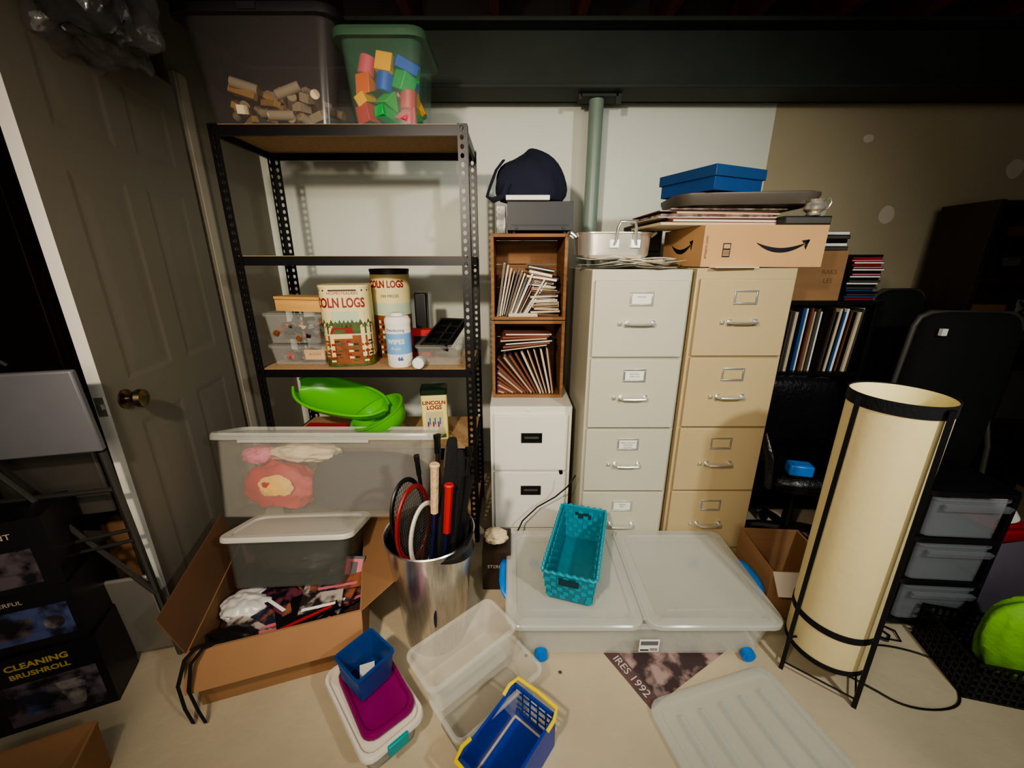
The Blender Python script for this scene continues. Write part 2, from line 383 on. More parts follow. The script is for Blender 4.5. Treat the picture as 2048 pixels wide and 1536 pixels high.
for i in range(6):
    slab('file_folder', [random.choice([M_folder, M_cardd, M_blackp]), [M_paper2, M_folder, M_paper][i % 3]], .22, .22, .009, (.055 + .012 * (i % 3), 1.81 + .006 * i, .958 + i * .0115), (0, -9 + i * 2, 3 * i - 8), 'brown folder laid across the upright folders', 'folder', 'folders in the lower crate')
# ------------------------------------------------------------------ on top of crates
t = thing('stereo_receiver', 'black stereo component with rubber feet on the wooden crate', 'electronics', (.118, 1.80, 1.4625))
b = B(); b.box(-.138, .138, 0, .24, .012, .125); fin(b, 'case', M_blackp, t, bevel=.003)
b = B(); b.box(-.138, .138, -.006, 0, .012, .125); b.box(-.12, .12, -.0075, -.006, .03, .034)
for x in (-.1, .1): b.cyl((x, -.012, .022), (x, -.006, .022), .006, seg=12)
fin(b, 'front_panel', mat('dark_panel', (30, 32, 34), .5), t, bevel=.001)
for x in (-.11, .11):
    for y in (.03, .2):
        b = B(); b.lathe([(.012, 0), (.014, .012)], 16); fin(b, 'foot', M_rubber, t, (x, y, 0))
b = B(); b.box(-.022, .018, 0, .1, 0, .11); fin(b, 'cassette_case', M_photo, loc=(-.045, 1.81, 1.4625), label='small patterned case standing beside the stereo', cat='box', bevel=.002)
t = thing('cloth_bag', 'navy cloth drawstring bag slumped on top of the stereo', 'bag', (.085, 1.89, 1.5885))
b = B(); loops = []
prof = [(.0, 0), (.5, .0), (.97, .004), (1.05, .05), (1.0, .10), (.88, .145), (.62, .18), (.3, .195), (.05, .197)]
for pr, z in prof:
    L = []
    for i in range(40):
        a = 2 * pi * i / 40; k = 1 + .06 * sin(5 * a + z * 20) * (z > .01) + .05 * noise.noise(Vector((cos(a) * 2, sin(a) * 2, z * 12)))
        L.append(Vector((.150 * pr * k * cos(a) - z * .12, .085 * pr * k * sin(a), z * (1 + .12 * cos(a - .6)))))
    loops.append(L)
b.loft(loops); fin(b, 'bag_body', M_navy, t, sub=1)
b = B(); b.tube([(-.12, -.05, .16), (-.15, -.07, .12), (-.175, -.075, .06), (-.19, -.07, .02), (-.165, -.07, .006), (-.12, -.08, .02), (-.10, -.085, .07)], .012, 8, flat=.35); fin(b, 'strap', M_navy, t)
b = B()
b.box(-.02, .16, -.03, .02, 0, .018)
fin(b, 'booklet_pile', M_paper, loc=(-.005, 1.80, 1.5895), label='white booklets tucked under the navy bag', cat='paper', smooth=False, bevel=.001)

# ------------------------------------------------------------------ papers and roaster on putty cabinet
for i in range(18):
    b = B(); w, d = random.choice(((.21, .28), (.17, .24), (.24, .17)))
    n = 10; ph = random.uniform(0, 6)
    vs = [[b.v((-w / 2 + w * u / n, -d / 2 + d * v_ / n, .001 + (.006 * max(0, (1 - v_ / 4)) * (sin(u * .5 + ph) + 1)) + .005 * max(0, u / n - .75))) for u in range(n + 1)] for v_ in range(n + 1)]
    for v_ in range(n):
        for u in range(n): b.face([vs[v_][u], vs[v_][u + 1], vs[v_ + 1][u + 1], vs[v_ + 1][u]])
    fin(b, 'loose_paper', M_paper if i % 5 else M_paper2, loc=(.46 + random.uniform(-.08, .12), 1.69 + random.uniform(-.04, .01), 1.3205 + i * .0021), rot=(0, 0, random.uniform(-50, 50)), label='loose sheet of white paper piled on the putty filing cabinet', cat='paper', group='loose papers on the cabinet', solid=.0008)
t = thing('roasting_pan', 'rounded rectangular polished metal roasting pan with loop handles', 'pan', (.425, 1.80, 1.361))
b = B(); b.loft([rr(.27, .19, .06, 0, n=8), rr(.295, .215, .07, .012, n=8), rr(.305, .225, .075, .092, n=8), rr(.318, .238, .08, .096, n=8), rr(.318, .238, .08, .10, n=8), rr(.300, .220, .073, .10, n=8), rr(.29, .21, .07, .014, n=8)])
fin(b, 'pan_body', M_pan, t)
b = B(); b.tube([(-.045, -.115, .05), (-.04, -.121, .065), (-.036, -.131, .115), (-.028, -.136, .136), (.028, -.136, .136), (.036, -.131, .115), (.04, -.121, .065), (.045, -.115, .05)], .006, 10); b.box(-.06, -.025, -.119, -.110, .04, .07); b.box(.025, .06, -.119, -.110, .04, .07); fin(b, 'handle', M_chrome, t, (.03, 0, 0))
for s_ in (-1, 1):
    b = B(); b.tube([(s_ * .155, -.04, .085), (s_ * .175, -.04, .1), (s_ * .178, .04, .1), (s_ * .155, .04, .085)], .006, 8); fin(b, 'handle', M_chrome, t)

# ------------------------------------------------------------------ shipping box with smile
t = thing('shipping_box', 'tan cardboard shipping box with a printed black smile arrow', 'box', (.71, 1.555, 1.3285))
def smile(b, fn, s, mi):
    n = 22; up = []; lo = []
    for i in range(n + 1):
        u = -1 + 2 * i / n; yb = -.30 * (1 - u * u); th = .10 * (1 - abs(u) ** 2.4) + .015
        up.append((u, yb + th)); lo.append((u, yb - th * .6))
    V1 = [b.v(fn(x * s, y * s)) for x, y in up]; V2 = [b.v(fn(x * s, y * s)) for x, y in lo]
    for i in range(n): b.face([V2[i], V2[i + 1], V1[i + 1], V1[i]], mi)
    for P in ([(.80, .10), (1.12, .14), (1.10, .02), (.88, -.0)], [(1.02, .12), (1.12, .14), (1.02, -.26), (.94, -.12)]): b.face([b.v(fn(x * s, y * s)) for x, y in P], mi)
b = B(); b.box(0, .455, 0, .40, 0, .148, 0)
smile(b, lambda x, y: (.29 + x, -.0008, .085 + y), .092, 1)
smile(b, lambda x, y: (-.0008, .20 - x, .085 + y), .10, 1)
b.box(.075, .104, -.0008, 0, .035, .085, 1); b.box(.078, .101, -.0012, -.0008, .066, .081, 2); b.box(.078, .101, -.0012, -.0008, .040, .060, 2)
for q in range(5): b.box(.080 + q * .0045, .082 + q * .0045, -.0015, -.0012, .042, .058, 1)
b.at((.012, -.0006, .07)).text('amazon.com', .016, 1, fn=lambda x, y, z: (-y, -z, x), ex=.0002)
b.at(); b.box(0, .456, .19, .2, .148, .1485, 2); fin(b, 'carton', [M_cardl, M_blackp, M_cardl], t, smooth=False)
b = B(); b.box(0, .17, -.012, .03, 0, .003); fin(b, 'torn_paper', M_paper, loc=(.745, 1.522, 1.3255), rot=(0, 0, 5), label='torn white paper strip peeking out under the shipping box', cat='paper', smooth=False)
z = 1.478
for i in range(8):
    h = random.choice((.004, .007, .010)); w = .46 - .02 * (i % 3)
    slab('record_sleeve', [random.choice([M_folder, M_blackp, M_paper2, M_photo]), random.choice([M_paper2, M_paper, M_folder])], w, .31, h, (.80 + random.uniform(-.03, .02), 1.60 + random.uniform(-.01, .02), z), (0, 0, random.uniform(-3, 3) + 4), 'flat cardboard sleeve stacked on the shipping box', 'record sleeve', 'sleeves stacked on the shipping box'); z += h + .0008
zt = z
b = B(); b.loft([rr(.40, .24, .05, 0), rr(.50, .31, .07, .012), rr(.53, .34, .08, .045), rr(.53, .34, .08, .052), rr(.51, .32, .07, .055)])
fin(b, 'plastic_tray', mat('tray_brown', (88, 80, 70), .45), loc=(.90, 1.75, zt + .001), rot=(0, 0, -6), label='dark gray-brown rounded plastic tray on the record sleeves', cat='tray')
t = thing('shoe_box', 'blue cardboard box with a lid, set at an angle', 'box', (.785, 1.73, zt + .058), (0, 0, 24))
b = B(); b.box(-.125, .125, -.13, .13, 0, .07); fin(b, 'box_base', M_bluebox, t, bevel=.001)
b = B(); b.box(-.133, .133, -.138, .138, .045, .082); fin(b, 'box_lid', mat('blue_card_lid', (26, 70, 120), .6), t, bevel=.002)
b = B(); b.box(0, .17, 0, .13, 0, .03); b.box(.004, .168, -.001, 0, .005, .025, 1); fin(b, 'book', [M_blackp, M_grayd], loc=(1.0, 1.56, 1.4775), label='thick black book on the shipping box', cat='book', smooth=False, bevel=.001)
b = B(); b.box(0, .10, 0, .2, 0, .07); fin(b, 'storage_case', M_blackp, loc=(.60, 1.96, 1.3215), label='black case behind the shipping box', cat='case', bevel=.003)
b = B(); b.box(0, .13, 0, .2, 0, .12); fin(b, 'storage_case', M_blackp, loc=(.57, 1.96, 1.3925), label='black case stacked on another black case', cat='case', bevel=.003)
t = thing('silver_jug', 'small tarnished silver cream jug on the black book', 'jug', (1.105, 1.57, 1.5085))
b = B(); b.lathe([(0, 0), (.022, 0), (.024, .004), (.019, .008), (.034, .020), (.036, .03), (.028, .044), (.034, .054), (.031, .054), (.026, .044), (0, .018)], 28, c0=False, c1=False); fin(b, 'jug_body', M_pan, t)
b = B(); b.tube([(.032, 0, .052), (.050, 0, .060), (.058, 0, .045), (.050, 0, .026), (.034, 0, .020)], .0035, 8); fin(b, 'handle', M_pan, t)

# ------------------------------------------------------------------ bookcase with records
t = thing('bookcase', 'low black bookcase holding a row of records', 'bookcase', (1.12, 1.90, 0))
b = B(); w = .63
b.box(0, .02, 0, .34, 0, 1.15); b.box(w - .02, w, 0, .34, 0, 1.15); b.box(.02, w - .02, .33, .34, 0, 1.15)
for z0 in (.03, .42, .80): b.box(.02, w - .02, 0, .33, z0, z0 + .02)
fin(b, 'carcass', M_blackp, t, smooth=False, bevel=.001)
b = B(); b.box(-.005, w + .005, -.008, .345, 1.15, 1.17); fin(b, 'bookcase_top', M_blackp, t, bevel=.002)
x = 1.155; i = 0
lpc = [M_grayd, M_blackp, M_paper2, M_blackp, M_bluebox, M_paper, M_blackp, M_folder, M_blackp, M_paper2, M_grayd, M_paper, M_blackp, M_brownw]
while x < 1.70:
    h = random.choice((.295, .31, .312)); wd = random.choice((.004, .006, .01, .014))
    b = B(); b.box(0, wd, 0, .30, 0, h)
    fin(b, 'record', lpc[i % len(lpc)], loc=(x, 1.915 + random.uniform(0, .018), .8205), rot=(0, 3 if x > 1.5 else 1, 0), label='vinyl record sleeve upright in the bookcase', cat='record', group='records in the bookcase', smooth=False)
    x += wd + .0035 + (.012 if i % 9 == 8 else 0); i += 1
b = B(); b.box(0, .44, 0, .30, 0, .225); b.box(0, .44, .14, .16, .225, .2255)
M_faint = mat('faint_print', (110, 80, 56), .9)
b.at((.37, -.0006, .13)).text('RAKS', .03, 1, ex=.0002); b.at((.37, -.0006, .09)).text('LES', .03, 1, ex=.0002)
b.at(); fin(b, 'cardboard_box', [M_card, M_faint], loc=(1.115, 1.92, 1.1705), label='brown cardboard box standing on the bookcase', cat='box', smooth=False)
z = 1.397
for i in range(5):
    slab('cassette', [M_blackp, [M_grayd, M_paper, M_blackp][i % 3]], .15, .12, .016, (1.475 + random.uniform(-.006, .006), 1.93, z), (0, 0, random.uniform(-5, 5)), 'black cassette case stacked on the cardboard box', 'cassette', 'cassettes on the cardboard box'); z += .0166
z = 1.1705
cc = [M_red, M_blackp, M_paper, M_bluebox, M_blackp, M_pink, M_grayd, M_paper2, M_red, M_blackp]
for i in range(20):
    slab('compact_disc_case', [M_blackp, cc[(i * 3 + i // 4) % 10]], .14, .124, .0098, (1.655 + random.uniform(-.009, .009), 1.915 + random.uniform(0, .01), z), (0, 0, random.uniform(-6, 6)), 'plastic disc case in the tall stack on the bookcase', 'disc case', 'disc cases stacked on the bookcase'); z += .0104

# ------------------------------------------------------------------ black office chair
t = thing('office_chair', 'black leather office chair beside the tan filing cabinet', 'chair', (1.35, 1.66, 0), (0, 0, -6))
b = B()
for i in range(5):
    a = 2 * pi * i / 5 + .3; b.tube([(0, 0, .09), (.10 * cos(a), .10 * sin(a), .08), (.19 * cos(a), .19 * sin(a), .055)], [.025, .02, .015], 8)
b.cyl((0, 0, .07), (0, 0, .38), .022); fin(b, 'chair_base', M_blackp, t)
for i in range(5):
    a = 2 * pi * i / 5 + .3; b = B(); b.cyl((-.012, 0, .025), (.012, 0, .025), .025, seg=16); fin(b, 'caster', M_blackp, t, (.19 * cos(a), .19 * sin(a), 0), (0, 0, math.degrees(a) + 90))
b = B(); b.loft([rr(.36, .34, .08, .38), rr(.42, .38, .1, .40), rr(.44, .40, .1, .44), rr(.40, .36, .1, .475), rr(.2, .2, .08, .48)]); fin(b, 'seat', M_leather, t, (0, -.02, 0), sub=1)
b = B(); b.loft([rr(.38, .05, .025, 0), rr(.44, .09, .04, .06), rr(.46, .10, .05, .25), rr(.44, .09, .045, .33), rr(.40, .05, .025, .37)]); fin(b, 'backrest', M_leather, t, (0, .17, .45), (-4, 0, 0), sub=1)
for s_ in (-1, 1):
    b = B(); b.tube([(s_ * .2, .12, .42), (s_ * .24, .12, .45), (s_ * .25, .1, .6), (s_ * .25, .02, .64), (s_ * .25, -.14, .63), (s_ * .24, -.19, .56), (s_ * .22, -.18, .42)], .026, 10, flat=.8); fin(b, 'armrest', M_leather, t)
b = B(); b.box(-.045, .045, -.03, .03, 0, .05); fin(b, 'tape_roll', M_blueh, loc=(1.225, 1.50, .480), rot=(0, 0, -15), label='bright blue taped packet on the black chair seat', cat='tape', bevel=.008)

def fold_chair(x, y, w, h, rz, label, th=.07):
    t = thing('folding_chair', label, 'chair', (x, y, 0), (0, 0, rz), group='folded black chairs by the wall')
    b = B(); pts = [(-w / 2, .10, .01), (-w / 2, .03, h * .5), (-w / 2, 0, h - .06), (-w / 2 + .015, 0, h - .02), (-w / 2 + .05, 0, h), (w / 2 - .05, 0, h), (w / 2 - .015, 0, h - .02), (w / 2, 0, h - .06), (w / 2, .03, h * .5), (w / 2, .10, .01)]
    b.tube(pts, .012, 10); fin(b, 'frame', M_grayd, t)
    for sg in (-1, 1):
        b = B(); q = sg * (w / 2 + .02); b.tube([(q, -.10, .01), (q, -.03, h * .45), (q - sg * .01, .02, h * .6)], .011, 8); fin(b, 'leg', M_grayd, t)
    b = B()
    def prow(z, half, r): return rr(2 * half, r, r * .48, z)
    b.loft([prow(h * .32, w / 2 - .02, .05), prow(h * .36, w / 2 - .005, th), prow(h * .55, w / 2 - .002, th * 1.3), prow(h * .60, w / 2 - .004, th * .9), prow(h * .65, w / 2 - .002, th * 1.3), prow(h - .12, w / 2 - .002, th * 1.3), prow(h - .05, w / 2 - .012, th * 1.1), prow(h - .01, w / 2 - .035, th * .8), prow(h + .008, w / 2 - .07, .03)]); fin(b, 'padded_panel', M_blackc, t, sub=2)
fold_chair(2.07, 2.16, .30, 1.20, 5, 'folded chair with fuzzy black padding standing by the bookcase', .10)
fold_chair(2.03, 1.76, .43, 1.13, -6, 'folded black chair with padded back and metal tube frame', .09)
b = B(); b.box(-.012, .012, -.065, -.05, 0, .03); fin(b, 'white_clip', M_paper, loc=(1.87, 1.76, 1.04), label='small white plastic clip clamped on the folding chair', cat='clip')
t = thing('dark_shelf', 'tall dark brown wooden shelf crowded with dim boxes', 'shelf', (2.40, 2.12, 0), (0, 0, -4))
b = B(); w, h = .62, 1.64
b.box(0, .03, 0, .30, 0, h); b.box(w - .03, w, 0, .30, 0, h); b.box(.03, w - .03, .29, .30, 0, h)
for z in (.06, .46, .86, 1.24, h - .03): b.box(.03, w - .03, 0, .29, z, z + .025)
fin(b, 'shelf_carcass', M_brownw, t, smooth=False, bevel=.002)
for i, (dx, z, ww, hh, m_) in enumerate(((.05, 1.266, .22, .2, M_blackp), (.30, 1.266, .14, .26, M_cardd), (.47, 1.266, .08, .15, M_grayd), (.05, .886, .16, .24, M_cardd), (.24, .886, .22, .18, M_blackp), (.48, .886, .08, .25, M_photo), (.05, .486, .3, .2, M_cardd), (.37, .486, .2, .28, M_grayd))):
    b = B(); b.box(0, ww, 0, .2, 0, hh); b.box(-.002, ww + .002, -.002, .202, hh - .03, hh + .002); b.box(ww * .3, ww * .7, -.003, 0, hh * .3, hh * .5, 1)
    fin(b, 'storage_box', [m_, M_grayd], loc=(2.41 + dx, 2.14 - dx * .07, z), rot=(0, 0, -4), label='dim storage box on the dark wooden shelf', cat='box', group='boxes on the dark shelf', smooth=False)

# ------------------------------------------------------------------ floor lamp
t = thing('floor_lamp', 'tall cylindrical cream paper floor lamp with thin black legs', 'lamp', (1.072, 1.03, 0))
R = .112
b = B(); b.lathe([(R - .002, .10), (R, .10), (R, 1.0), (R - .002, 1.0)], 56, mi=[1, 0, 1], c0=False, c1=False)
b.lathe([(R - .002, .10), (R - .002, 1.0)], 56, mi=1, c0=False, c1=False)
fin(b, 'lamp_shade', [M_shade, M_shadei], t)
for z0, z1 in ((.968, 1.004), (.225, .248), (.097, .115)):
    b = B(); b.lathe([(R + .0006, z0), (R + .0026, z0), (R + .0026, z1), (R + .0006, z1)], 56, c0=False, c1=False); fin(b, 'band', M_blackc, t)
ft = [(-.132, -.012), (.011, -.133), (.132, .010), (-.011, .131)]
for (x, y) in ft:
    b = B(); f0 = 1.04; f1 = .945; s = .0085
    b.loft([[Vector((x * f + dx, y * f + dy, z)) for dx, dy in ((-s, 0), (0, -s), (s, 0), (0, s))] for f, z in ((f0, 0), (f1, 1.0))])
    fin(b, 'leg', M_black, t)
b = B()
for k in range(4):
    p, q = ft[k], ft[(k + 1) % 4]; b.tube([(p[0] * 1.03, p[1] * 1.03, .03), (q[0] * 1.03, q[1] * 1.03, .03)], .003, 6)
fin(b, 'wire_brace', M_black, t)
b = B(); b.cyl((ft[0][0] * .97, ft[0][1] * .97, .14), (ft[2][0] * .97, ft[2][1] * .97, .14), .004, seg=6); b.lathe([(.018, .136), (.018, .19)], 16); fin(b, 'socket', M_blackp, t)
b = B(); b.lathe([(.012, .19), (.014, .21), (.03, .25), (.025, .285), (0, .30)], 20, c1=False); fin(b, 'light_bulb', M_paper, t)
b = B(); pts = []
for i in range(41):
    a = -2.6 + 5.0 * i / 40; pts.append((1.33 + .17 * cos(a) * (1 + .1 * sin(3 * a)), .99 + .11 * sin(a), .004))
pts = [(1.13, 1.0, .004)] + pts + [(1.28, 1.16, .004)]
b.tube(pts, .0035, 6); fin(b, 'power_cord', M_rubber, label='black lamp cord looped on the concrete floor', cat='cord')
b = B(); pts = [(1.28 + .06 * sin(i * .9) + i * .005, 1.15 + .04 * cos(i * 1.3), .004 + .003 * (i % 3)) for i in range(26)]; b.tube(pts, .0035, 6)
fin(b, 'tangled_cable', M_rubber, label='small tangle of black cable on the floor', cat='cord')

# ------------------------------------------------------------------ drawer tower
t = thing('drawer_tower', 'three-drawer rolling plastic cart with frosted drawers and dark frame', 'storage drawers', (1.575, 1.16, 0), (0, 0, -4))
w, d = .30, .25
b = B()
for z in (.03, .213, .398, .585): b.loft([rr(w, d, .03, z, 0, d / 2), rr(w, d, .03, z + .018, 0, d / 2)])
for x in (-w / 2 + .010, w / 2 - .010):
    for y in (.02, d - .03): b.box(x - .009, x + .009, y - .009, y + .009, .03, .59)
    for y in (.04, d - .04): b.cyl((x - .008, y, .015), (x + .008, y, .015), .015)
fin(b, 'frame', mat('dark_plum_plastic', (24, 20, 26), .4), t)
for z in (.050, .234, .420):
    b = B(); tub(b, w - .045, d - .03, .156, .97, .003, .02, .006, 0, d / 2 - .015, 0); b.loft([rr(w - .09, .012, .005, .118, 0, -.010), rr(w - .09, .02, .005, .138, 0, -.014)])
    fin(b, 'drawer', mat('drawer_plastic', (150, 154, 160), .2, alpha=.34, noise_=0), t, (0, 0, z))
t = thing('open_box', 'gray-purple open box beside the drawer cart', 'box', (1.90, 1.36, 0), (0, 0, 8))
b = B(); tub(b, .27, .26, .35, .96, .004, .004, .001, n=1); fin(b, 'box_body', mat('gray_purple_card', (112, 106, 120), .7), t, smooth=False)
b = B(); b.box(-.10, .10, -.09, .09, 0, .05); b.box(-.09, .10, -.08, .09, .052, .07); fin(b, 'red_cloth', M_red, loc=(1.90, 1.36, .31), rot=(0, 4, 8), label='folded red cloth in the gray-purple box', cat='cloth', bevel=.012)
t = thing('spray_bottle', 'white squeeze bottle with a green cap lying on the box', 'bottle', (1.92, 1.30, .395), (-20, -25, 0))
b = B(); b.lathe([(0, 0), (.028, 0), (.030, .006), (.030, .11), (.014, .13), (.014, .135)], 24, c0=False); fin(b, 'bottle_body', M_paper, t)
b = B(); b.lathe([(.016, .135), (.016, .155), (.008, .175), (0, .176)], 20, c1=False); fin(b, 'cap', mat('cap_green', (30, 180, 90), .4), t)
t = thing('wire_crate', 'black plastic mesh crate on the floor', 'crate', (1.69, .985, 0), (0, 0, -14))
b = B(); w, d, h = .42, .24, .15
b.box(-w / 2, w / 2, -d / 2, d / 2, 0, .008)
for z in (.03, .055, .08, .105, .14):
    q = .006 if z > .13 else .0035
    b.box(-w / 2, w / 2, -d / 2, -d / 2 + .006, z - q, z + q); b.box(-w / 2, w / 2, d / 2 - .006, d / 2, z - q, z + q)
    b.box(-w / 2, -w / 2 + .006, -d / 2, d / 2, z - q, z + q); b.box(w / 2 - .006, w / 2, -d / 2, d / 2, z - q, z + q)
k = -w / 2
while k < w / 2:
    b.box(k, k + .007, -d / 2, -d / 2 + .006, 0, h - .008); b.box(k, k + .007, d / 2 - .006, d / 2, 0, h - .008); k += .022
k = -d / 2
while k < d / 2:
    b.box(-w / 2, -w / 2 + .006, k, k + .007, 0, h - .008); b.box(w / 2 - .006, w / 2, k, k + .007, 0, h - .008); k += .022
fin(b, 'crate_body', M_blackp, t, smooth=False)
b = B(); loops = []
for pr, z in ((.0, 0), (.8, .0), (1.0, .04), (1.02, .10), (1.0, .17), (.86, .225), (.6, .265), (.3, .285), (.03, .28)):
    L = []
    for i in range(72):
        a_ = 2 * pi * i / 72; f = 1 + .05 * sin(11 * a_ + z * 26) + .05 * sin(4 * a_ + z * 9) + .12 * noise.noise(Vector((cos(a_) * 3, sin(a_) * 3, z * 22)))
        L.append(Vector((.135 * pr * f * cos(a_), .088 * pr * f * sin(a_), z + .018 * sin(6 * a_ + 1) * (z > .1) * pr)))
    loops.append(L)
b.loft(loops); fin(b, 'green_bag', M_limebag, loc=(1.735, .99, .02), rot=(0, -4, -14), label='puffy lime green fabric bag stuffed in the black crate', cat='bag', sub=1)

# ------------------------------------------------------------------ small open carton behind lamp
t = thing('cardboard_box', 'small open brown cardboard box next to the underbed bin', 'box', (1.115, 1.335, 0), (0, 0, -4))
b = B(); tub(b, .24, .26, .23, 1.0, .004, .002, .0008, n=1, rimh=.002); fin(b, 'carton', M_card, t, smooth=False)
b = B(); b.box(-.12, .12, -.085, 0, -.002, .002); fin(b, 'flap', mat('pale_flap', (206, 196, 180), .8), t, (0, -.13, .23), (48, 0, 0))
b = B(); b.box(0, .06, -.13, .13, -.002, .002); fin(b, 'flap', M_card, t, (.12, 0, .23), (0, 50, 0))

# ------------------------------------------------------------------ underbed bin
t = thing('underbed_bin', 'long low frosted plastic underbed storage bin with blue wheels', 'storage bin', (.457, 1.275, 0))
b = B(); tub(b, .945, .475, .145, .94, .004, .05, .012, z=.012); fin(b, 'bin_body', M_clearb, t)
for s_ in (-1, 1):
    b = B(); q = lambda a, c, r_, z: rr(a, c, r_, z, s_ * .241, 0)
    b.loft([q(.478, .50, .05, .1575), q(.478, .50, .05, .172), q(.468, .49, .045, .176), q(.40, .43, .03, .176), q(.39, .42, .03, .171)])
    for k in (-1, 1): b.box(s_ * .241 - .15, s_ * .241 + .15, k * .18 - .002, k * .18 + .002, .171, .1745)
    fin(b, 'lid_half', M_lidp, t)
b = B(); b.cyl((0, -.22, .176), (0, .22, .176), .006, seg=10)
fin(b, 'hinge', M_lidp, t)
for s_ in (-1, 1):
    b = B(); b.tube([(s_ * .474, -.09, .14), (s_ * .488, -.075, .155), (s_ * .494, -.04, .165), (s_ * .494, .04, .165), (s_ * .488, .075, .155), (s_ * .474, .09, .14)], .014, 10, flat=.6); fin(b, 'side_handle', M_blueh, t)
for x in (-.355, .375):
    for y in (-.228, .215):
        b = B(); b.cyl((x, y - .01, .024), (x, y + .01, .024), .023, seg=24); b.cyl((x, y - .013, .024), (x, y - .01, .024), .012, seg=16); fin(b, 'wheel', M_blueh, t)
b = B(); b.box(-.015, .055, -.2345, -.2335, .045, .10, 0)
b.box(-.010, .02, -.235, -.2345, .050, .056, 1)
for k in range(9): b.box(.024 + k * .003, .0255 + k * .003, -.235, -.2345, .05, .062, 1)
b.box(-.01, .05, -.235, -.2345, .075, .093, 2); fin(b, 'sticker_label', [M_paper, M_blackp, M_grayboard], t, smooth=False)

# ------------------------------------------------------------------ teal basket
t = thing('woven_basket', 'teal plastic woven-pattern basket on the underbed bin', 'basket', (.255, 1.295, .178), (0, 0, -17))
w, d, h = .195, .42, .14; k = .86
b = B(); tub(b, w, d, h, k, .003, .012, .006, n=2); fin(b, 'basket_body', M_teal, t)
b = B()
for row in range(6):
    z = .012 + row * .020; f = k + (1 - k) * z / h; ww = (w - .012) * f / 2; dd = (d - .012) * f / 2
    for side, (L, off) in enumerate(((ww, dd), (dd, ww))):
        n = int(2 * L / .020)
        for i in range(n):
            if (i + row) % 2: continue
            a = -L + (i + .1) * 2 * L / n; c = a + 2 * L / n * .9
            for sg in (-1, 1):
                for (o0, o1) in ((off, off + .005), (off - .008, off - .003)):
                    y0, y1 = sorted((sg * o0, sg * o1))
                    if side == 0: b.box(a, c, y0, y1, z, z + .0165)
                    else: b.box(y0, y1, a, c, z, z + .0165)
M_weave = mat('teal_weave', (18, 140, 158), .4)
fin(b, 'weave_pattern', M_weave, t, smooth=False)
b = B()
P = rr(w - .004, d - .004, .012, h, n=2)
per = []
for i in range(len(P)):
    a, c = P[i], P[(i + 1) % len(P)]; n = max(1, int((c - a).length / .012))
    for q in range(n): per.append(a.lerp(c, q / n))
b.tube([p + Vector((0, 0, .003 * (1 if i % 2 else -1))) for i, p in enumerate(per)], [.0045 + .002 * (i % 2) for i in range(len(per))], 6); fin(b, 'braided_rim', M_weave, t)
for sg in (-1, 1):
    b = B(); b.loft([rr(.07, .022, .006, .096, 0, sg * (d / 2 - .012)), rr(.07, .022, .006, .118, 0, sg * (d / 2 - .010))]); fin(b, 'hand_slot', mat('teal_dark', (4, 52, 62), .8), t)

# ------------------------------------------------------------------ stainless bin and sports gear
CX, CY = -.288, 1.165
t = thing('trash_can', 'tall tapered brushed stainless steel trash can holding rackets', 'trash can', (CX, CY, 0))
b = B(); b.lathe([(.0, .004), (.104, .004), (.108, 0), (.110, .006), (.153, .452), (.157, .456), (.154, .46), (.149, .454), (.108, .012), (0, .010)], 64, c0=False, c1=False); fin(b, 'can_body', M_steel, t)
b = B(); loops = []
for z, r_ in ((.25, .122), (.40, .139), (.440, .143), (.461, .150), (.464, .158), (.43, .161)):
    L = []
    for i in range(60):
        a = 2 * pi * i / 60; f = max(0, cos(a + .45)) ** 4
        if r_ > .149: rad = .144 + (r_ - .144) * f * 1.15; zz = .442 + (.464 - .442) * f * (1 if z > .45 else .4) - (.045 * f if z < .44 else 0)
        else: rad = r_; zz = z
        L.append(Vector((rad * cos(a), rad * sin(a), zz)))
    loops.append(L)
b.loft(loops, 0, False, False); fin(b, 'bin_liner', mat('liner_black', (24, 24, 26), .25), t, solid=.001)
def racket(name, label, loc, rot, cf, cg, grip_up=False, hw=.115, hh=.15, top=.60):
    t = thing(name, label, 'racket', loc, rot, group='rackets in the trash can')
    b = B(); L = .17; Z = (lambda z: top - z) if grip_up else (lambda z: z)
    b.tube([(hw * cos(2 * pi * i / 36), 0, Z(L + .16 + hh + hh * sin(2 * pi * i / 36))) for i in range(36)], .0085, 8, closed=True, flat=.7)
    b.tube([(-.005, 0, Z(L)), (-.010, 0, Z(L + .08)), (-.055 * hw / .115, 0, Z(L + .19))], .007, 8); b.tube([(.005, 0, Z(L)), (.010, 0, Z(L + .08)), (.055 * hw / .115, 0, Z(L + .19))], .007, 8)
    fin(b, 'racket_frame', cf, t)
    b = B(); b.tube([(0, 0, Z(0)), (0, 0, Z(.005)), (0, 0, Z(.015)), (0, 0, Z(L + .01))], [.014, .018, .0145, .013], 8); fin(b, 'grip', cg, t)
    b = B()
    for i in range(-7, 8):
        x = i * hw / 8; hz = hh * math.sqrt(1 - (x / hw) ** 2); zc = L + .16 + hh
        b.box(x - .0005, x + .0005, -.0005, .0005, min(Z(zc - hz), Z(zc + hz)), max(Z(zc - hz), Z(zc + hz)))
    for i in range(-9, 10):
        z = i * hh / 10; hx = hw * math.sqrt(1 - (z / hh) ** 2); zc = Z(L + .16 + hh + z)
        b.box(-hx, hx, -.0005, .0005, zc - .0005, zc + .0005)
    fin(b, 'strings', M_grayd, t, smooth=False)
M_rb = mat('racket_maroon', (130, 30, 30), .3); M_rw = mat('racket_white', (206, 198, 182), .35); M_rn = mat('racket_navy', (24, 26, 60), .3)
racket('tennis_racket', 'maroon tennis racket standing head up in the trash can', (CX - .035, CY - .035, .07), (2, -4, 68), M_rb, M_blackp, hw=.085, hh=.135)
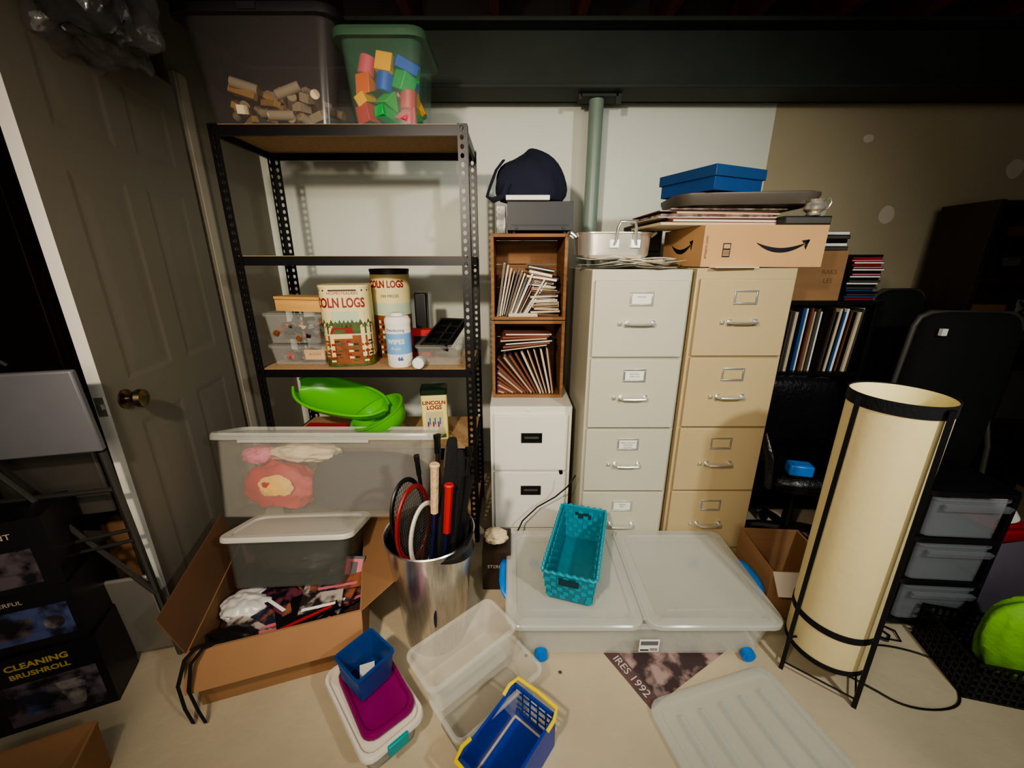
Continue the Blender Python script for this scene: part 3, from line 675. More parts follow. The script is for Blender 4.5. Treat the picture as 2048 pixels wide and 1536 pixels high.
racket('tennis_racket', 'white tennis racket standing head up in the trash can', (CX - .015, CY - .02, .015), (2, -2, 66), M_rw, M_blackp, hw=.075, hh=.12)
racket('tennis_racket', 'black tennis racket standing head up in the can', (CX - .03, CY + .03, .05), (-3, -5, 68), M_blackp, M_blackp, hw=.085, hh=.135)
racket('tennis_racket', 'tennis racket with tan wrapped handle pointing up', (CX + .005, CY - .045, .13), (3, 2, 80), M_rn, M_tanwrap, grip_up=True, hw=.075, hh=.11)
racket('tennis_racket', 'navy racket with red grip pointing up in the trash can', (CX + .03, CY - .06, .05), (4, 5, 80), M_rn, M_red, grip_up=True, hw=.075, hh=.11)
racket('tennis_racket', 'racket with orange grip pointing up beside the covers', (CX + .02, CY - .03, .02), (2, 7, 70), M_rn, M_orange, grip_up=True, hw=.075, hh=.11)
for (dx, dy, rz, hx, lab) in ((.055, -.005, 30, 1.0, 'black zippered racket cover standing in the trash can'), (.085, .05, -20, .93, 'second black racket cover behind the first in the can')):
    t = thing('racket_cover', lab, 'sports bag', (CX + dx * .7, CY + dy, .1), (0, 5, rz))
    b = B(); b.loft([rr(.10, .03, .014, .0), rr(.12, .04, .02, .2 * hx), rr(.10, .04, .02, .42 * hx), rr(.055, .03, .014, .52 * hx), rr(.04, .026, .012, .68 * hx), rr(.03, .02, .01, .70 * hx)]); fin(b, 'cover_body', M_blackc, t, sub=1)
    b = B(); b.tube([(-.062, -.0, .1), (-.062, 0, .25), (-.052, 0, .42 * hx), (-.029, 0, .53 * hx), (-.021, 0, .67 * hx)], .003, 6); fin(b, 'zipper', M_grayd, t)
for i, (dx, dy, hh_, m_) in enumerate(((.07, .04, .70, M_orange), (.085, -.03, .66, M_blackp), (.10, .03, .71, M_brownw), (.06, .08, .74, M_brownw), (.11, .0, .68, M_orange), (.02, .06, .70, M_blackp))):
    t = thing('sports_stick', ['orange', 'black', 'brown', 'brown', 'orange', 'black'][i] + ' sports stick standing in the trash can', 'stick', (CX + dx * .4, CY + dy * .6, .014), (-dy * 60, dx * 115, 20 * i), group='sticks in the trash can')
    b = B(); b.loft([rr(.022, .012, .004, 0), rr(.020, .012, .004, hh_ - .06)]); fin(b, 'shaft', m_, t)
    b = B(); b.loft([rr(.025, .016, .005, hh_ - .07), rr(.025, .016, .005, hh_ - .02), rr(.028, .018, .005, hh_ - .015), rr(.028, .018, .005, hh_)]); fin(b, 'grip', M_blackp, t)

# ------------------------------------------------------------------ big carton at left with contents
t = thing('cardboard_box', 'large open cardboard box with spread flaps, full of odds and ends', 'box', (-.985, .895, 0), (0, 0, 18))
BW, BD, BH = .50, .52, .22
b = B(); tub(b, BW, BD, BH, 1.0, .005, .002, .0008, BW / 2, BD / 2, n=1, rimh=.002)
fin(b, 'carton', M_card, t, smooth=False)
b = B(); b.box(0, BW, -.11, 0, -.002, .002); fin(b, 'flap', M_card, t, (0, 0, BH), (56, 0, 0))
b = B(); b.box(-.15, 0, 0, BD, -.002, .002); fin(b, 'flap', M_cardd, t, (0, 0, BH), (0, 74, 0))
b = B(); b.box(0, .16, 0, BD, -.002, .002); fin(b, 'flap', M_card, t, (BW, 0, BH), (0, -38, 0))
b = B(); b.box(.01, .49, .01, .51, .006, .12); fin(b, 'folded_blanket', M_bronzecloth, loc=(-.985, .895, 0), rot=(0, 0, 18), label='folded dark red blanket lining the cardboard box', cat='blanket', bevel=.01)
def inbox(x, y, z):
    c, s_ = cos(radians(18)), sin(radians(18)); return (-.985 + c * x - s_ * y, .895 + s_ * x + c * y, z)
b = B(); b.crumple((0, 0, 0), (.085, .07, .045), .22, 1.8, 4, sub=5); fin(b, 'plastic_bag', mat('white_bag', (206, 204, 198), .3, bump=.9, bs=14), loc=inbox(.10, .20, .165), label='crumpled white plastic bag in the cardboard box', cat='bag')
b = B(); b.crumple((0, 0, 0), (.08, .035, .022), .2, 1.6, 9); fin(b, 'black_pouch', M_blackp, loc=inbox(.10, .06, .185), label='shiny black pouch at the box front', cat='pouch')
b = B(); b.tube([inbox(.06, .03, .205), inbox(.03, .0, .232), inbox(.01, -.03, .225), inbox(-.01, -.055, .16), inbox(-.005, -.065, .08), inbox(.0, -.06, .012)], .007, 8, flat=.4)
fin(b, 'black_strap', M_blackc, label='black strap hanging over the corner of the cardboard box', cat='strap')
b = B(); b.tube([inbox(.09, .03, .205), inbox(.05, -.01, .232), inbox(.03, -.045, .22), inbox(.02, -.07, .15), inbox(.03, -.075, .07), inbox(.035, -.07, .012)], .006, 8, flat=.4)
fin(b, 'black_strap', M_blackc, label='black strap hanging over the corner of the cardboard box', cat='strap')
cov = [M_photo, M_photo2, M_photo3, M_blackp, M_photo, M_photo2]
for i in range(18):
    b = B(); w, d = random.choice(((.16, .21), (.19, .14), (.14, .18))); b.box(-w / 2, w / 2, -d / 2, d / 2, 0, .005, 0); b.box(-w / 2 + .01, w / 2 - .02, -d / 2 + .01, -d / 2 + .022, .005, .0056, 1); b.box(-w / 2 + .02, -w / 2 + .05, 0, d / 2 - .02, .005, .0056, 2)
    px = .16 + .050 * (i % 6)
    fin(b, 'comic_book', [cov[i % 6], random.choice([M_pink, M_mustard, M_paper, M_red]), random.choice([M_navy, M_photo2, M_photo])], loc=inbox(px, .11 + .055 * (i % 3), .122 + .0042 * i), rot=(random.uniform(-4, 4), random.uniform(-4, 4), random.uniform(-40, 60)), label='colourful printed booklet lying in the cardboard box', cat='book', group='booklets in the cardboard box', smooth=False)
b = B(); b.box(-.035, .035, 0, .016, 0, .15, 0); b.box(-.03, .03, -.001, 0, .01, .14, 1); b.box(-.012, .012, -.0016, -.001, .02, .13, 0)
fin(b, 'toy_box', [M_blackp, M_pink], loc=inbox(.44, .16, .13), rot=(-35, 10, 10), label='slim pink and black box standing in the cardboard box', cat='box', smooth=False)
TILT = -17
t = thing('storage_bin', 'small smoky translucent bin with white lid, tilted on box contents', 'storage bin', (-.815, 1.34 - .155, .36 + .050), (TILT, 0, 3))
b = B(); tub(b, .455, .25, .175, .9, .003, .03, .01, 0, .125, -.19); fin(b, 'bin_body', M_graylid, t)
b = B(); lid(b, .475, .262, .018, .04, -.016, 0, .125, inset=.05); fin(b, 'bin_lid', mat('white_lid', (222, 220, 208), .35, alpha=.6, noise_=0), t)
b = B(); b.crumple((0, .12, -.12), (.16, .08, .05), .2, 2, 5); fin(b, 'dark_cloth', M_grayd, None, (-.815, 1.185, .407), (TILT, 0, 3), label='dark folded cloth inside the small bin', cat='cloth')
LB = (-.760, 1.345, .368)
t = thing('storage_bin', 'large frosted plastic storage bin, stacked and tilted back', 'storage bin', LB, (TILT, 0, 0))
b = B(); tub(b, .905, .222, .325, .94, .003, .03, .012, 0, .111, 0); fin(b, 'bin_body', M_clear, t)
b = B(); lid(b, .925, .235, .028, .04, .315, 0, .111, inset=.03)
b.box(-.33, .19, -.0095, -.0065, .305, .316)
fin(b, 'bin_lid', M_milky, t)
b = B(); b.crumple((-.22, .10, .105), (.15, .075, .105), .22, 2.0, 11); fin(b, 'red_cloth', M_red, None, LB, (TILT, 0, 0), label='red fabric bundled in the frosted bin', cat='cloth')
b = B(); b.crumple((-.20, .026, .12), (.07, .010, .045), .2, 2.4, 1); fin(b, 'yellow_cloth', mat('gold_cloth', (226, 180, 96), .7), None, LB, (TILT, 0, 0), label='gold cloth scrap inside the frosted bin', cat='cloth')
b = B(); b.loft([rr(.44, .15, .06, .01, .17, .11), rr(.50, .17, .07, .06, .17, .11), rr(.50, .17, .07, .17, .17, .11), rr(.40, .14, .06, .225, .16, .11), rr(.20, .07, .03, .25, .12, .11)])
fin(b, 'dark_blanket', mat('slate_cloth', (40, 41, 52), .9, bump=.5, bs=12), None, LB, (TILT, 0, 0), label='dark slate blanket inside the frosted bin', cat='blanket', sub=2)
b = B(); b.crumple((-.10, .085, .25), (.14, .06, .045), .25, 2, 15); fin(b, 'cream_cloth', M_paper2, None, LB, (TILT, 0, 0), label='cream cloth on top inside the frosted bin', cat='cloth')
b = B(); b.crumple((-.30, .09, .24), (.07, .055, .04), .25, 2, 5); fin(b, 'pink_cloth', M_pink, None, LB, (TILT, 0, 0), label='pink cloth inside the frosted bin', cat='cloth')

# ------------------------------------------------------------------ foreground containers
t = thing('storage_bin', 'small white-lidded plastic bin with a teal latch on the floor', 'storage bin', (-.425, .865, 0), (0, 0, -47))
b = B(); tub(b, .31, .175, .085, .9, .003, .03, .006); fin(b, 'bin_body', M_clearb, t)
b = B(); lid(b, .325, .19, .02, .035, .08, inset=.02); fin(b, 'bin_lid', mat('white_lid_solid', (222, 214, 198), .35), t)
b = B(); b.box(.158, .170, -.03, .03, .06, .098); fin(b, 'latch', mat('teal_latch', (20, 150, 150), .4), t, bevel=.003)
b = B(); lid(b, .255, .155, .018, .035, 0, inset=.02); fin(b, 'purple_lid', M_purple, loc=(-.415, .87, .1015), rot=(0, 0, -50), label='purple plastic lid lying on the white-lidded bin', cat='lid')
b = B(); tub(b, .13, .13, .10, .84, .003, .008, .004, n=2)
for k_ in range(5):
    z = .02 + k_ * .015
    b.box(-.05, .05, -.0565 - .0008 * k_, -.054, z, z + .007)
fin(b, 'small_basket', M_bluesm, loc=(-.445, .895, .121), rot=(0, 0, -38), label='small square blue plastic basket on the purple lid', cat='basket')
b = B(); b.box(-.022, .022, -.035, .035, 0, .003); fin(b, 'price_tag', M_paper, loc=(-.445, .895, .132), rot=(8, 0, 20), label='white paper tag inside the small blue basket', cat='tag')
t = thing('clear_bin', 'clear open plastic bin on the floor beneath another clear bin', 'storage bin', (-.075, .885, 0), (0, 0, 41))
b = B(); tub(b, .33, .175, .118, .88, .003, .02, .009); fin(b, 'bin_body', M_clearf, t)
t = thing('clear_bin', 'clear open plastic bin resting on top of the lower clear bin', 'storage bin', (-.150, .925, .121), (0, 0, 41))
b = B(); tub(b, .32, .16, .118, .87, .003, .02, .009); fin(b, 'bin_body', M_clearf, t)
t = thing('carry_basket', 'blue plastic basket with lattice ends and yellow handles', 'basket', (-.008, .735, 0), (0, 0, 52))
w, d, h = .24, .145, .13
b = B(); b.box(-w / 2 + .012, w / 2 - .012, -d / 2 + .012, d / 2 - .012, 0, .004)
for sg in (-1, 1):
    y0, y1 = sorted((sg * (d / 2 - .003), sg * d / 2)); b.box(-w / 2, w / 2, y0, y1, .0, h - .01)
    b.box(-w / 2, w / 2, y0 - .002, y1 + .002, h - .012, h)
    x0, x1 = sorted((sg * (w / 2 - .003), sg * w / 2)); b.box(x0, x1, -d / 2, d / 2, 0, .03); b.box(x0 - .002, x1 + .002, -d / 2, d / 2, h - .012, h)
    for i in range(6): y = -d / 2 + i * (d - .005) / 5; b.box(x0, x1, y, y + .005, .03, h - .01)
    for z in (.05, .075, .1): b.box(x0, x1, -d / 2, d / 2, z - .0025, z + .0025)
b.at(); fin(b, 'basket_body', [M_blue, M_yellow], t, smooth=False)
for sg in (-1, 1):
    b = B(); b.tube([(sg * (w / 2 - .05), -d / 2 - .004, h), (sg * (w / 2 - .02), -d / 2 - .006, h + .006), (sg * (w / 2 + .012), -d / 2 + .004, h + .008), (sg * (w / 2 + .016), 0, h + .008), (sg * (w / 2 + .012), d / 2 - .004, h + .008), (sg * (w / 2 - .02), d / 2 + .006, h + .006), (sg * (w / 2 - .05), d / 2 + .004, h)], .0055, 8, flat=.8); fin(b, 'handle', M_yellow, t)
b = B(); b.box(0, .215, 0, .40, 0, .0015, 0)
b.box(.0, .215, .0, .046, .0015, .0019, 1)
b.at((.108, .024, .0021)).text('IRES 1992', .038, 2, fn=lambda x, y, z: (x, y, z), ex=.0002)
b.at(); fin(b, 'poster', [mat('poster_photo', (170, 144, 138), .4, ns=14, col2=(70, 54, 56)), mat('poster_band', (110, 84, 84), .5, ns=15, noise_=.4), mat('poster_letter', (210, 196, 190), .5)], loc=(.33, 1.07, .001), rot=(0, 0, -60), label='printed photo poster with a year on the concrete floor', cat='poster', smooth=False)
t = thing('bin_lid', 'large ribbed translucent plastic lid lying flat on the floor', 'lid', (.699, .763, .004), (0, 0, 15))
b = B(); w, d = .47, .40; q = lambda a, c, r_, z: rr(a, c, r_, z)
b.loft([q(w, d, .05, 0), q(w, d, .05, .014), q(w - .012, d - .012, .045, .018), q(w - .05, d - .05, .035, .018), q(w - .06, d - .06, .03, .010)])
for i in range(5):
    x = -.15 + i * .075; b.loft([rr(.022, .28, .01, .010, x, 0), rr(.014, .27, .006, .0145, x, 0)])
fin(b, 'lid_panel', mat('clear_lid', (220, 224, 216), .12, alpha=.28, noise_=0), t)
b = B(); b.loft([rr(.10, .022, .008, .002, 0, -d / 2), rr(.09, .018, .008, .022, 0, -d / 2)]); fin(b, 'latch', M_bluebox, t)

# ------------------------------------------------------------------ items on the shelving
def curved(b, st, size, r, z, mi, a0=0, bold=0, sx=1):
    rr_ = r + .0008
    b.text(st, size, mi, fn=lambda x, y, zz: ((rr_ + zz) * sin(x / r + a0), -(rr_ + zz) * cos(x / r + a0), y + z), ex=.0004, bold=bold, sx=sx)
def rp(s, w, d, r, off):
    a = w / 2 - r; sg = 1 if s >= 0 else -1; u = abs(s)
    if u <= a: return (s, -d / 2 - off)
    if u <= a + r * pi / 2:
        th = (u - a) / r; return (sg * (a + (r + off) * sin(th)), -(d / 2 - r) - (r + off) * cos(th))
    return (sg * (w / 2 + off), -(d / 2 - r) + (u - a - r * pi / 2))
t = thing('log_toy_canister', 'large rounded-square toy log canister with farm picture', 'toy canister', (-.735, 1.79, .902), (0, 0, 12), group='toy log canisters')
w, d, r, h = .205, .17, .045, .345
b = B()
b.loft([rr(w, d, r, h * q, n=8) for q in (0, .12)], 2, c1=False); b.loft([rr(w, d, r, h * q, n=8) for q in (.12, 1)], 0, c0=False)
def mp(s, z, off=.0008): x_, y_ = rp(s, w, d, r, off); return (x_, y_, z * h)
def patch(s0, s1, z0, z1, mi, off=.0008, n=10):
    for i in range(n):
        a_, c_ = s0 + (s1 - s0) * i / n, s0 + (s1 - s0) * (i + 1) / n
        b.poly([mp(a_, z0, off), mp(c_, z0, off), mp(c_, z1, off), mp(a_, z1, off)], mi)
patch(-.13, .13, .945, .965, 5); patch(-.13, .13, .03, .70, 4, .0006); patch(-.13, .13, .42, .56, 2, .0009); patch(-.13, .13, .03, .40, 3, .0009)
b.text('LINCOLN LOGS', .056, 1, fn=lambda x, y, zz: (lambda q: (q[0], q[1], y + h * .80))(rp(x - .046, w, d, r, .0012 + zz)), ex=.0004, bold=.0016, sx=.66)
b.text('HOMESTEADERS', .017, 1, fn=lambda x, y, zz: (lambda q: (q[0], q[1], y + h * .92))(rp(x, w, d, r, .0012 + zz)), ex=.0003)
for i in range(14):
    s_ = -.11 + .017 * i; hh_ = .06 + .05 * abs(sin(i * 1.7)); b.poly([mp(s_ - .016, .50, .0012), mp(s_ + .016, .50, .0012), mp(s_, .50 + hh_, .0012)], 2)
b.poly([mp(-.07, .42, .0015), mp(.03, .42, .0015), mp(.02, .50, .0015), mp(-.06, .50, .0015)], 1); patch(-.06, .02, .36, .42, 0, .0016, 4)
for k in range(7):
    for q in range(9):
        s_ = -.10 + .023 * q + .008 * (k % 2); z_ = .06 + .042 * k
        if (k + 2 * q) % 4: b.poly([mp(s_, z_, .0016), mp(s_ + .019, z_ + .006 * ((q % 3) - 1), .0016), mp(s_ + .019, z_ + .024, .0016), mp(s_, z_ + .024 + .006 * (k % 2), .0016)], [3, 0, 5, 3, 1, 2][(k * 3 + q) % 6])
fin(b, 'canister_body', [M_tin, M_redtxt, M_tingreen, M_tinbrown, M_sky, M_brownw, M_paper], t)
b = B(); b.loft([rr(w + .004, d + .004, r, h - .004, n=8), rr(w + .004, d + .004, r, h + .006, n=8), rr(w - .01, d - .01, r, h + .006, n=8)]); fin(b, 'metal_lid', M_tin, t)
t = thing('log_toy_canister', 'tall round toy log canister behind the other canister', 'toy canister', (-.585, 1.955, .902), group='toy log canisters')
r, h = .090, .405; b = B()
b.lathe([(r, 0), (r, h * .5)], 40, mi=3, c1=False); b.lathe([(r, h * .5), (r, h * .64)], 40, mi=4, c0=False, c1=False); b.lathe([(r, h * .64), (r, h * .96)], 40, mi=0, c0=False, c1=False); b.lathe([(r, h * .96), (r, h)], 40, mi=5, c0=False)
curved(b, 'LINCOLN LOGS', .044, r, h * .85, 1, -.28, bold=.0015, sx=.72)
curved(b, '150 PIECES', .018, r, h * .72, 5, .2)
for k in range(7):
    for q in range(8):
        a = -.7 + q * .18; zz = h * (.05 + .06 * k)
        b.poly([((r + .0008) * sin(a_), -(r + .0008) * cos(a_), z_) for a_, z_ in ((a, zz), (a + .14, zz), (a + .14, zz + .014), (a, zz + .014))], [1, 4, 5, 2, 0][(k * 3 + q) % 5])
fin(b, 'canister_body', [M_tin, M_redtxt, M_tingreen, M_tinbrown, M_sky, M_brownw], t)
b = B(); b.lathe([(r + .002, h - .004), (r + .002, h + .008), (r - .004, h + .008), (r - .006, h + .004), (0, h + .004)], 40, c0=False, c1=False); fin(b, 'metal_lid', M_brownw, t)
t = thing('toy_tin', 'small cream toy tin with dark green lid on the lower shelf', 'toy tin', (-.375, 1.80, .522), (0, 0, 8))
b = B(); b.loft([rr(.12, .10, .010, 0), rr(.12, .10, .010, .235)])
b.at((0, -.0508, .190)).text('LINCOLN', .025, 1, bold=.0008); b.at((0, -.0508, .166)).text('LOGS', .028, 1, bold=.0008)
b.at(); b.box(-.04, .04, -.0512, -.050, .05, .145, 3); b.box(-.05, .05, -.0512, -.050, .01, .03, 2)
for i in range(9): b.box(-.034 + .008 * i, -.028 + .008 * i, -.052, -.0512, .06 + .02 * (i % 3), .095 + .02 * (i % 3), [1, 4, 5][i % 3])
fin(b, 'tin_body', [mat('tin_yellow', (238, 220, 140), .5), M_redtxt, M_tingreen, M_paper2, M_blueh, M_yellow], t)
b = B(); b.loft([rr(.124, .104, .011, .228), rr(.124, .104, .011, .252), rr(.114, .095, .011, .256)]); fin(b, 'tin_lid', mat('dark_green_lid', (20, 40, 24), .4), t)
t = thing('wipes_canister', 'white cleaning wipes canister with blue print on the shelf', 'canister', (-.50, 1.725, .902))
r = .054
b = B(); b.lathe([(0, 0), (r - .004, 0), (r, .006), (r, .06)], 32, c0=False, c1=False); b.lathe([(r, .06), (r, .15)], 32, mi=1, c0=False, c1=False); b.lathe([(r, .15), (r, .19)], 32, c0=False, c1=False)
curved(b, 'Disinfecting', .017, r, .165, 2); curved(b, 'WIPES', .028, r, .115, 0, bold=.001); curved(b, 'Fresh', .018, r, .085, 0); curved(b, '66', .022, r, .04, 2, .3, bold=.001)
fin(b, 'canister_body', [M_paper, mat('wipes_blue', (120, 168, 214), .5), mat('wipes_navy', (30, 70, 150), .5)], t)
b = B(); b.lathe([(r + .001, .188), (r + .002, .205), (r - .006, .22), (.028, .224), (.026, .235), (0, .236)], 32, c0=True, c1=False); fin(b, 'lid', M_paper, t)
b = B(); b.lathe([(0, 0), (.022, 0), (.025, .004), (.025, .05), (.02, .054), (0, .054)], 24, c0=False, c1=False); fin(b, 'small_canister', M_paper, loc=(-.405, 1.70, .928), rot=(90, 20, 0), label='round white plastic tub lying on its side', cat='canister')
def shoebin(x, y, z, w, d, h, label, lidm=M_clear2):
    t = thing('clear_bin', label, 'storage bin', (x, y, z)); b = B(); tub(b, w, d, h, .92, .002, .012, .006); fin(b, 'bin_body', M_clear2, t)
    b = B(); lid(b, w + .006, d + .006, .012, .02, h - .003, inset=.02); fin(b, 'bin_lid', lidm, t)
shoebin(-.955, 1.83, .902, .26, .22, .085, 'small clear lidded bin of toy parts on the shelf')
shoebin(-.965, 1.83, 1.0, .25, .21, .125, 'clear lidded bin of odd parts stacked on another bin')
wc = [M_woodl, M_brownw, M_red, M_blackp, M_blackp, M_tinbrown, M_grayboard, M_blackp, M_grayd]
for i in range(54):
    up = i >= 18; z0 = (1.006 if up else .908) + random.uniform(0, .03 if not up else .08)
    b = B(); b.box(-.028, .028, -.010, .010, 0, .018)
    fin(b, 'toy_log', wc[i % 9], loc=(-.96 + random.uniform(-.085, .085), 1.83 + random.uniform(-.08, .07), z0), rot=(random.uniform(-30, 30), random.uniform(-30, 30), random.uniform(0, 180)), label='small toy building piece inside a clear bin', cat='toy', group='toy pieces in the clear bins', bevel=.002)
b = B(); b.box(-.045, .045, -.001, 0, 0, .045); b.at((0, -.0012, .025)).text('BLOCKS', .014, 1)
b.at(); fin(b, 'paper_label', [M_woodl, M_blackp], loc=(-.885, 1.735, .925), label='small tan card inside the lower clear bin', cat='card', smooth=False)
b = B(); b.box(-.125, .125, -.05, .05, 0, .05); b.box(-.127, .127, -.052, .052, .052, .064)
fin(b, 'wooden_box', M_woodl, loc=(-.92, 1.80, 1.137), rot=(0, 0, -14), label='small unpainted wooden box on the clear bins', cat='box', bevel=.001)
shoebin(-.325, 1.84, .902, .21, .26, .085, 'low clear plastic bin at the shelf end')
t = thing('black_tray', 'black slotted plastic tray resting tilted on the clear bin', 'tray', (-.315, 1.84, 1.012), (22, 0, -16))
b = B(); w, d = .13, .24
b.box(-w / 2, w / 2, -d / 2, -d / 2 + .012, 0, .03); b.box(-w / 2, w / 2, d / 2 - .012, d / 2, 0, .03); b.box(-w / 2, -w / 2 + .01, -d / 2, d / 2, 0, .03); b.box(w / 2 - .01, w / 2, -d / 2, d / 2, 0, .03)
b.box(-w / 2, w / 2, -d / 2, d / 2, 0, .004); b.box(-.006, .006, -d / 2, d / 2, .004, .02)
for i in range(3): b.box(-w / 2, w / 2, -.06 + .06 * i, -.054 + .06 * i, .004, .02)
fin(b, 'tray_body', M_blackp, t, bevel=.001)
b = B(); b.box(-.05, .05, -.03, .03, 0, .13); b.box(-.04, .04, -.031, -.03, .02, .1, 1); fin(b, 'red_carton', [M_red, M_blackp], loc=(-.44, 1.93, .902), label='small red carton at the back of the shelf', cat='box')
b = B(); b.box(-.03, .03, -.03, .03, 0, .30); fin(b, 'black_bottle', M_blackp, loc=(-.455, 2.015, .902), label='black tall container behind the canisters', cat='container', bevel=.008)
b = B()
def trough(b, L, W_2, Hh_, bend):
    n = 30; rows = []
    for i in range(n + 1):
        u = -1 + 2 * i / n; x = u * L; wv = W_2 * math.sqrt(max(.05, 1 - abs(u) ** 3)) * (1 - .15 * u); zb = bend * u * u
        rows.append([Vector((x, wv * cos(pi * k / 16), zb + Hh_ * (1 - .35 * abs(u) ** 2) * (1 - sin(pi * k / 16)))) for k in range(17)])
    V = [[b.v(p) for p in r_] for r_ in rows]
    for i in range(n):
        for k in range(16): b.face([V[i][k], V[i + 1][k], V[i + 1][k + 1], V[i][k + 1]])
    for k in (0, 16): b.tube([r_[k] for r_ in rows], .007, 8)
trough(b, .225, .105, .09, .045); fin(b, 'toy_sled', M_lime, loc=(-.83, 1.83, .650), rot=(26, 13, -6), label='lime green molded plastic trough on the lower shelf', cat='toy')
b = B(); b.lathe([(0, 0), (.05, .004), (.09, .03), (.112, .08), (.118, .115), (.124, .115), (.124, .120), (.112, .12), (.106, .08), (.085, .034), (.05, .01), (0, .006)], 40, c0=False, c1=False, sx=1.1)
fin(b, 'plastic_bowl', M_lime, loc=(-.585, 1.75, .575), rot=(14, -24, 0), label='lime green rounded plastic scoop bowl on the lower shelf', cat='bowl')
b = B(); b.box(-.13, .13, -.06, .06, 0, .035, 0); b.box(-.05, .08, -.0605, -.06, .005, .03, 1); fin(b, 'game_case', [M_bluebox, M_paper], loc=(-.90, 1.76, .522), rot=(0, 0, 6), label='blue game case under the green trough', cat='case', bevel=.002)
b = B(); b.box(-.10, .10, -.05, .05, 0, .03, 0); b.box(-.03, .07, -.0505, -.05, .004, .026, 1); fin(b, 'game_case', [M_red, M_paper], loc=(-.90, 1.75, .5585), rot=(0, 0, -4), label='red packaged item with white tag under the green trough', cat='case', bevel=.002)
b = B(); b.crumple((0, 0, 0), (.05, .03, .02), .3, 3, 7); fin(b, 'plastic_bag', mat('clear_film', (190, 190, 180), .12, alpha=.35, noise_=0, bump=.6, bs=14), loc=(-.45, 1.70, .538), label='crinkled clear bag beside the cream tin', cat='bag')
# ------------------------------------------------------------------ totes on the top shelf
t = thing('storage_tote', 'large smoky translucent tote on top of the shelving unit', 'tote', (-.89, 1.85, 1.832))
b = B(); tub(b, .56, .40, .33, .86, .003, .05, .014); fin(b, 'tote_body', M_smoke, t)
b = B(); lid(b, .58, .42, .03, .06, .32, inset=.05); b.box(-.03, .03, -.214, -.208, .325, .345); fin(b, 'tote_lid', mat('dark_lid', (36, 34, 36), .5), t)
for i in range(60):
    b = B(); sh = i % 3
    if sh == 0: b.box(-.05, .05, -.012, .012, 0, .022)
    elif sh == 1: b.cyl((-.045, 0, .016), (.045, 0, .016), .017, seg=12)
    else: b.box(-.028, .028, -.02, .02, 0, .03)
    fin(b, 'wooden_block', M_paper2 if i % 3 else M_woodl, loc=(-.89 + random.uniform(-.17, .17), 1.84 + random.uniform(-.13, .10), 1.84 + .0022 * i + random.uniform(0, .01)), rot=(random.uniform(-25, 25), random.uniform(-25, 25), random.uniform(0, 180)), label='plain wooden toy block inside the smoky tote', cat='toy block', group='wooden blocks in the smoky tote', bevel=.002)
t = thing('storage_tote', 'clear tote with green lid full of colourful foam blocks', 'tote', (-.465, 1.80, 1.832))
b = B(); tub(b, .31, .30, .265, .86, .003, .04, .012); fin(b, 'tote_body', M_green_t, t)
b = B(); lid(b, .33, .32, .03, .05, .255, inset=.05); fin(b, 'tote_lid', M_green_l, t)
bc = [mat('block_' + n_, c_, .5, noise_=.05) for n_, c_ in (('orange', (226, 90, 24)), ('green', (20, 160, 70)), ('red', (190, 20, 50)), ('blue', (24, 60, 180)), ('yellow', (240, 170, 20)), ('leaf', (50, 170, 70)), ('pink', (214, 60, 96)))]
front_seq = [2, 1, 6, 4, 5, 2, 0, 3, 1, 6, 4, 3]
for i in range(34):
    b = B(); sh = i % 4; s_ = .030
    if sh == 0: b.box(-s_, s_, -s_, s_, -s_, s_)
    elif sh == 1: b.box(-s_ * 1.4, s_ * 1.4, -s_ * .7, s_ * .7, -s_ * .6, s_ * .6)
    elif sh == 2: b.loft([[Vector((-s_ * 1.2, y, -s_)), Vector((s_ * 1.2, y, -s_)), Vector((0, y, s_))] for y in (-s_, s_)])
    else: b.lathe([(s_, -s_), (s_, s_)], 20)
    lay = i // 9
    ci = front_seq[(lay * 3 + i % 3) % 12] if (i // 3) % 3 == 0 else front_seq[(i * 5) % 12]
    fin(b, 'foam_block', bc[ci], loc=(-.465 + (-.075, 0, .075)[i % 3] + random.uniform(-.01, .01), 1.80 + (-.08, -.01, .06)[(i // 3) % 3] + random.uniform(-.01, .01), 1.872 + lay * .052), rot=(random.uniform(-25, 25), random.uniform(-25, 25), random.uniform(0, 90)), label='colourful foam toy block inside the clear tote', cat='toy block', group='foam blocks in the clear tote', bevel=.003)
b = B(); b.crumple((0, 0, 0), (.19, .15, .27), .3, 2.6, 12, sub=5); fin(b, 'plastic_bundle', M_bag_clear, loc=(-1.20, 1.36, 2.13), label='crinkled plastic-wrapped bundle hanging under the joists', cat='bag', solid=.002)
b = B(); b.crumple((0, 0, 0), (.15, .115, .23), .2, 2, 14); fin(b, 'black_bundle', M_blackc, loc=(-1.20, 1.36, 2.15), label='black cloth bundle wrapped inside the clear plastic', cat='bundle')

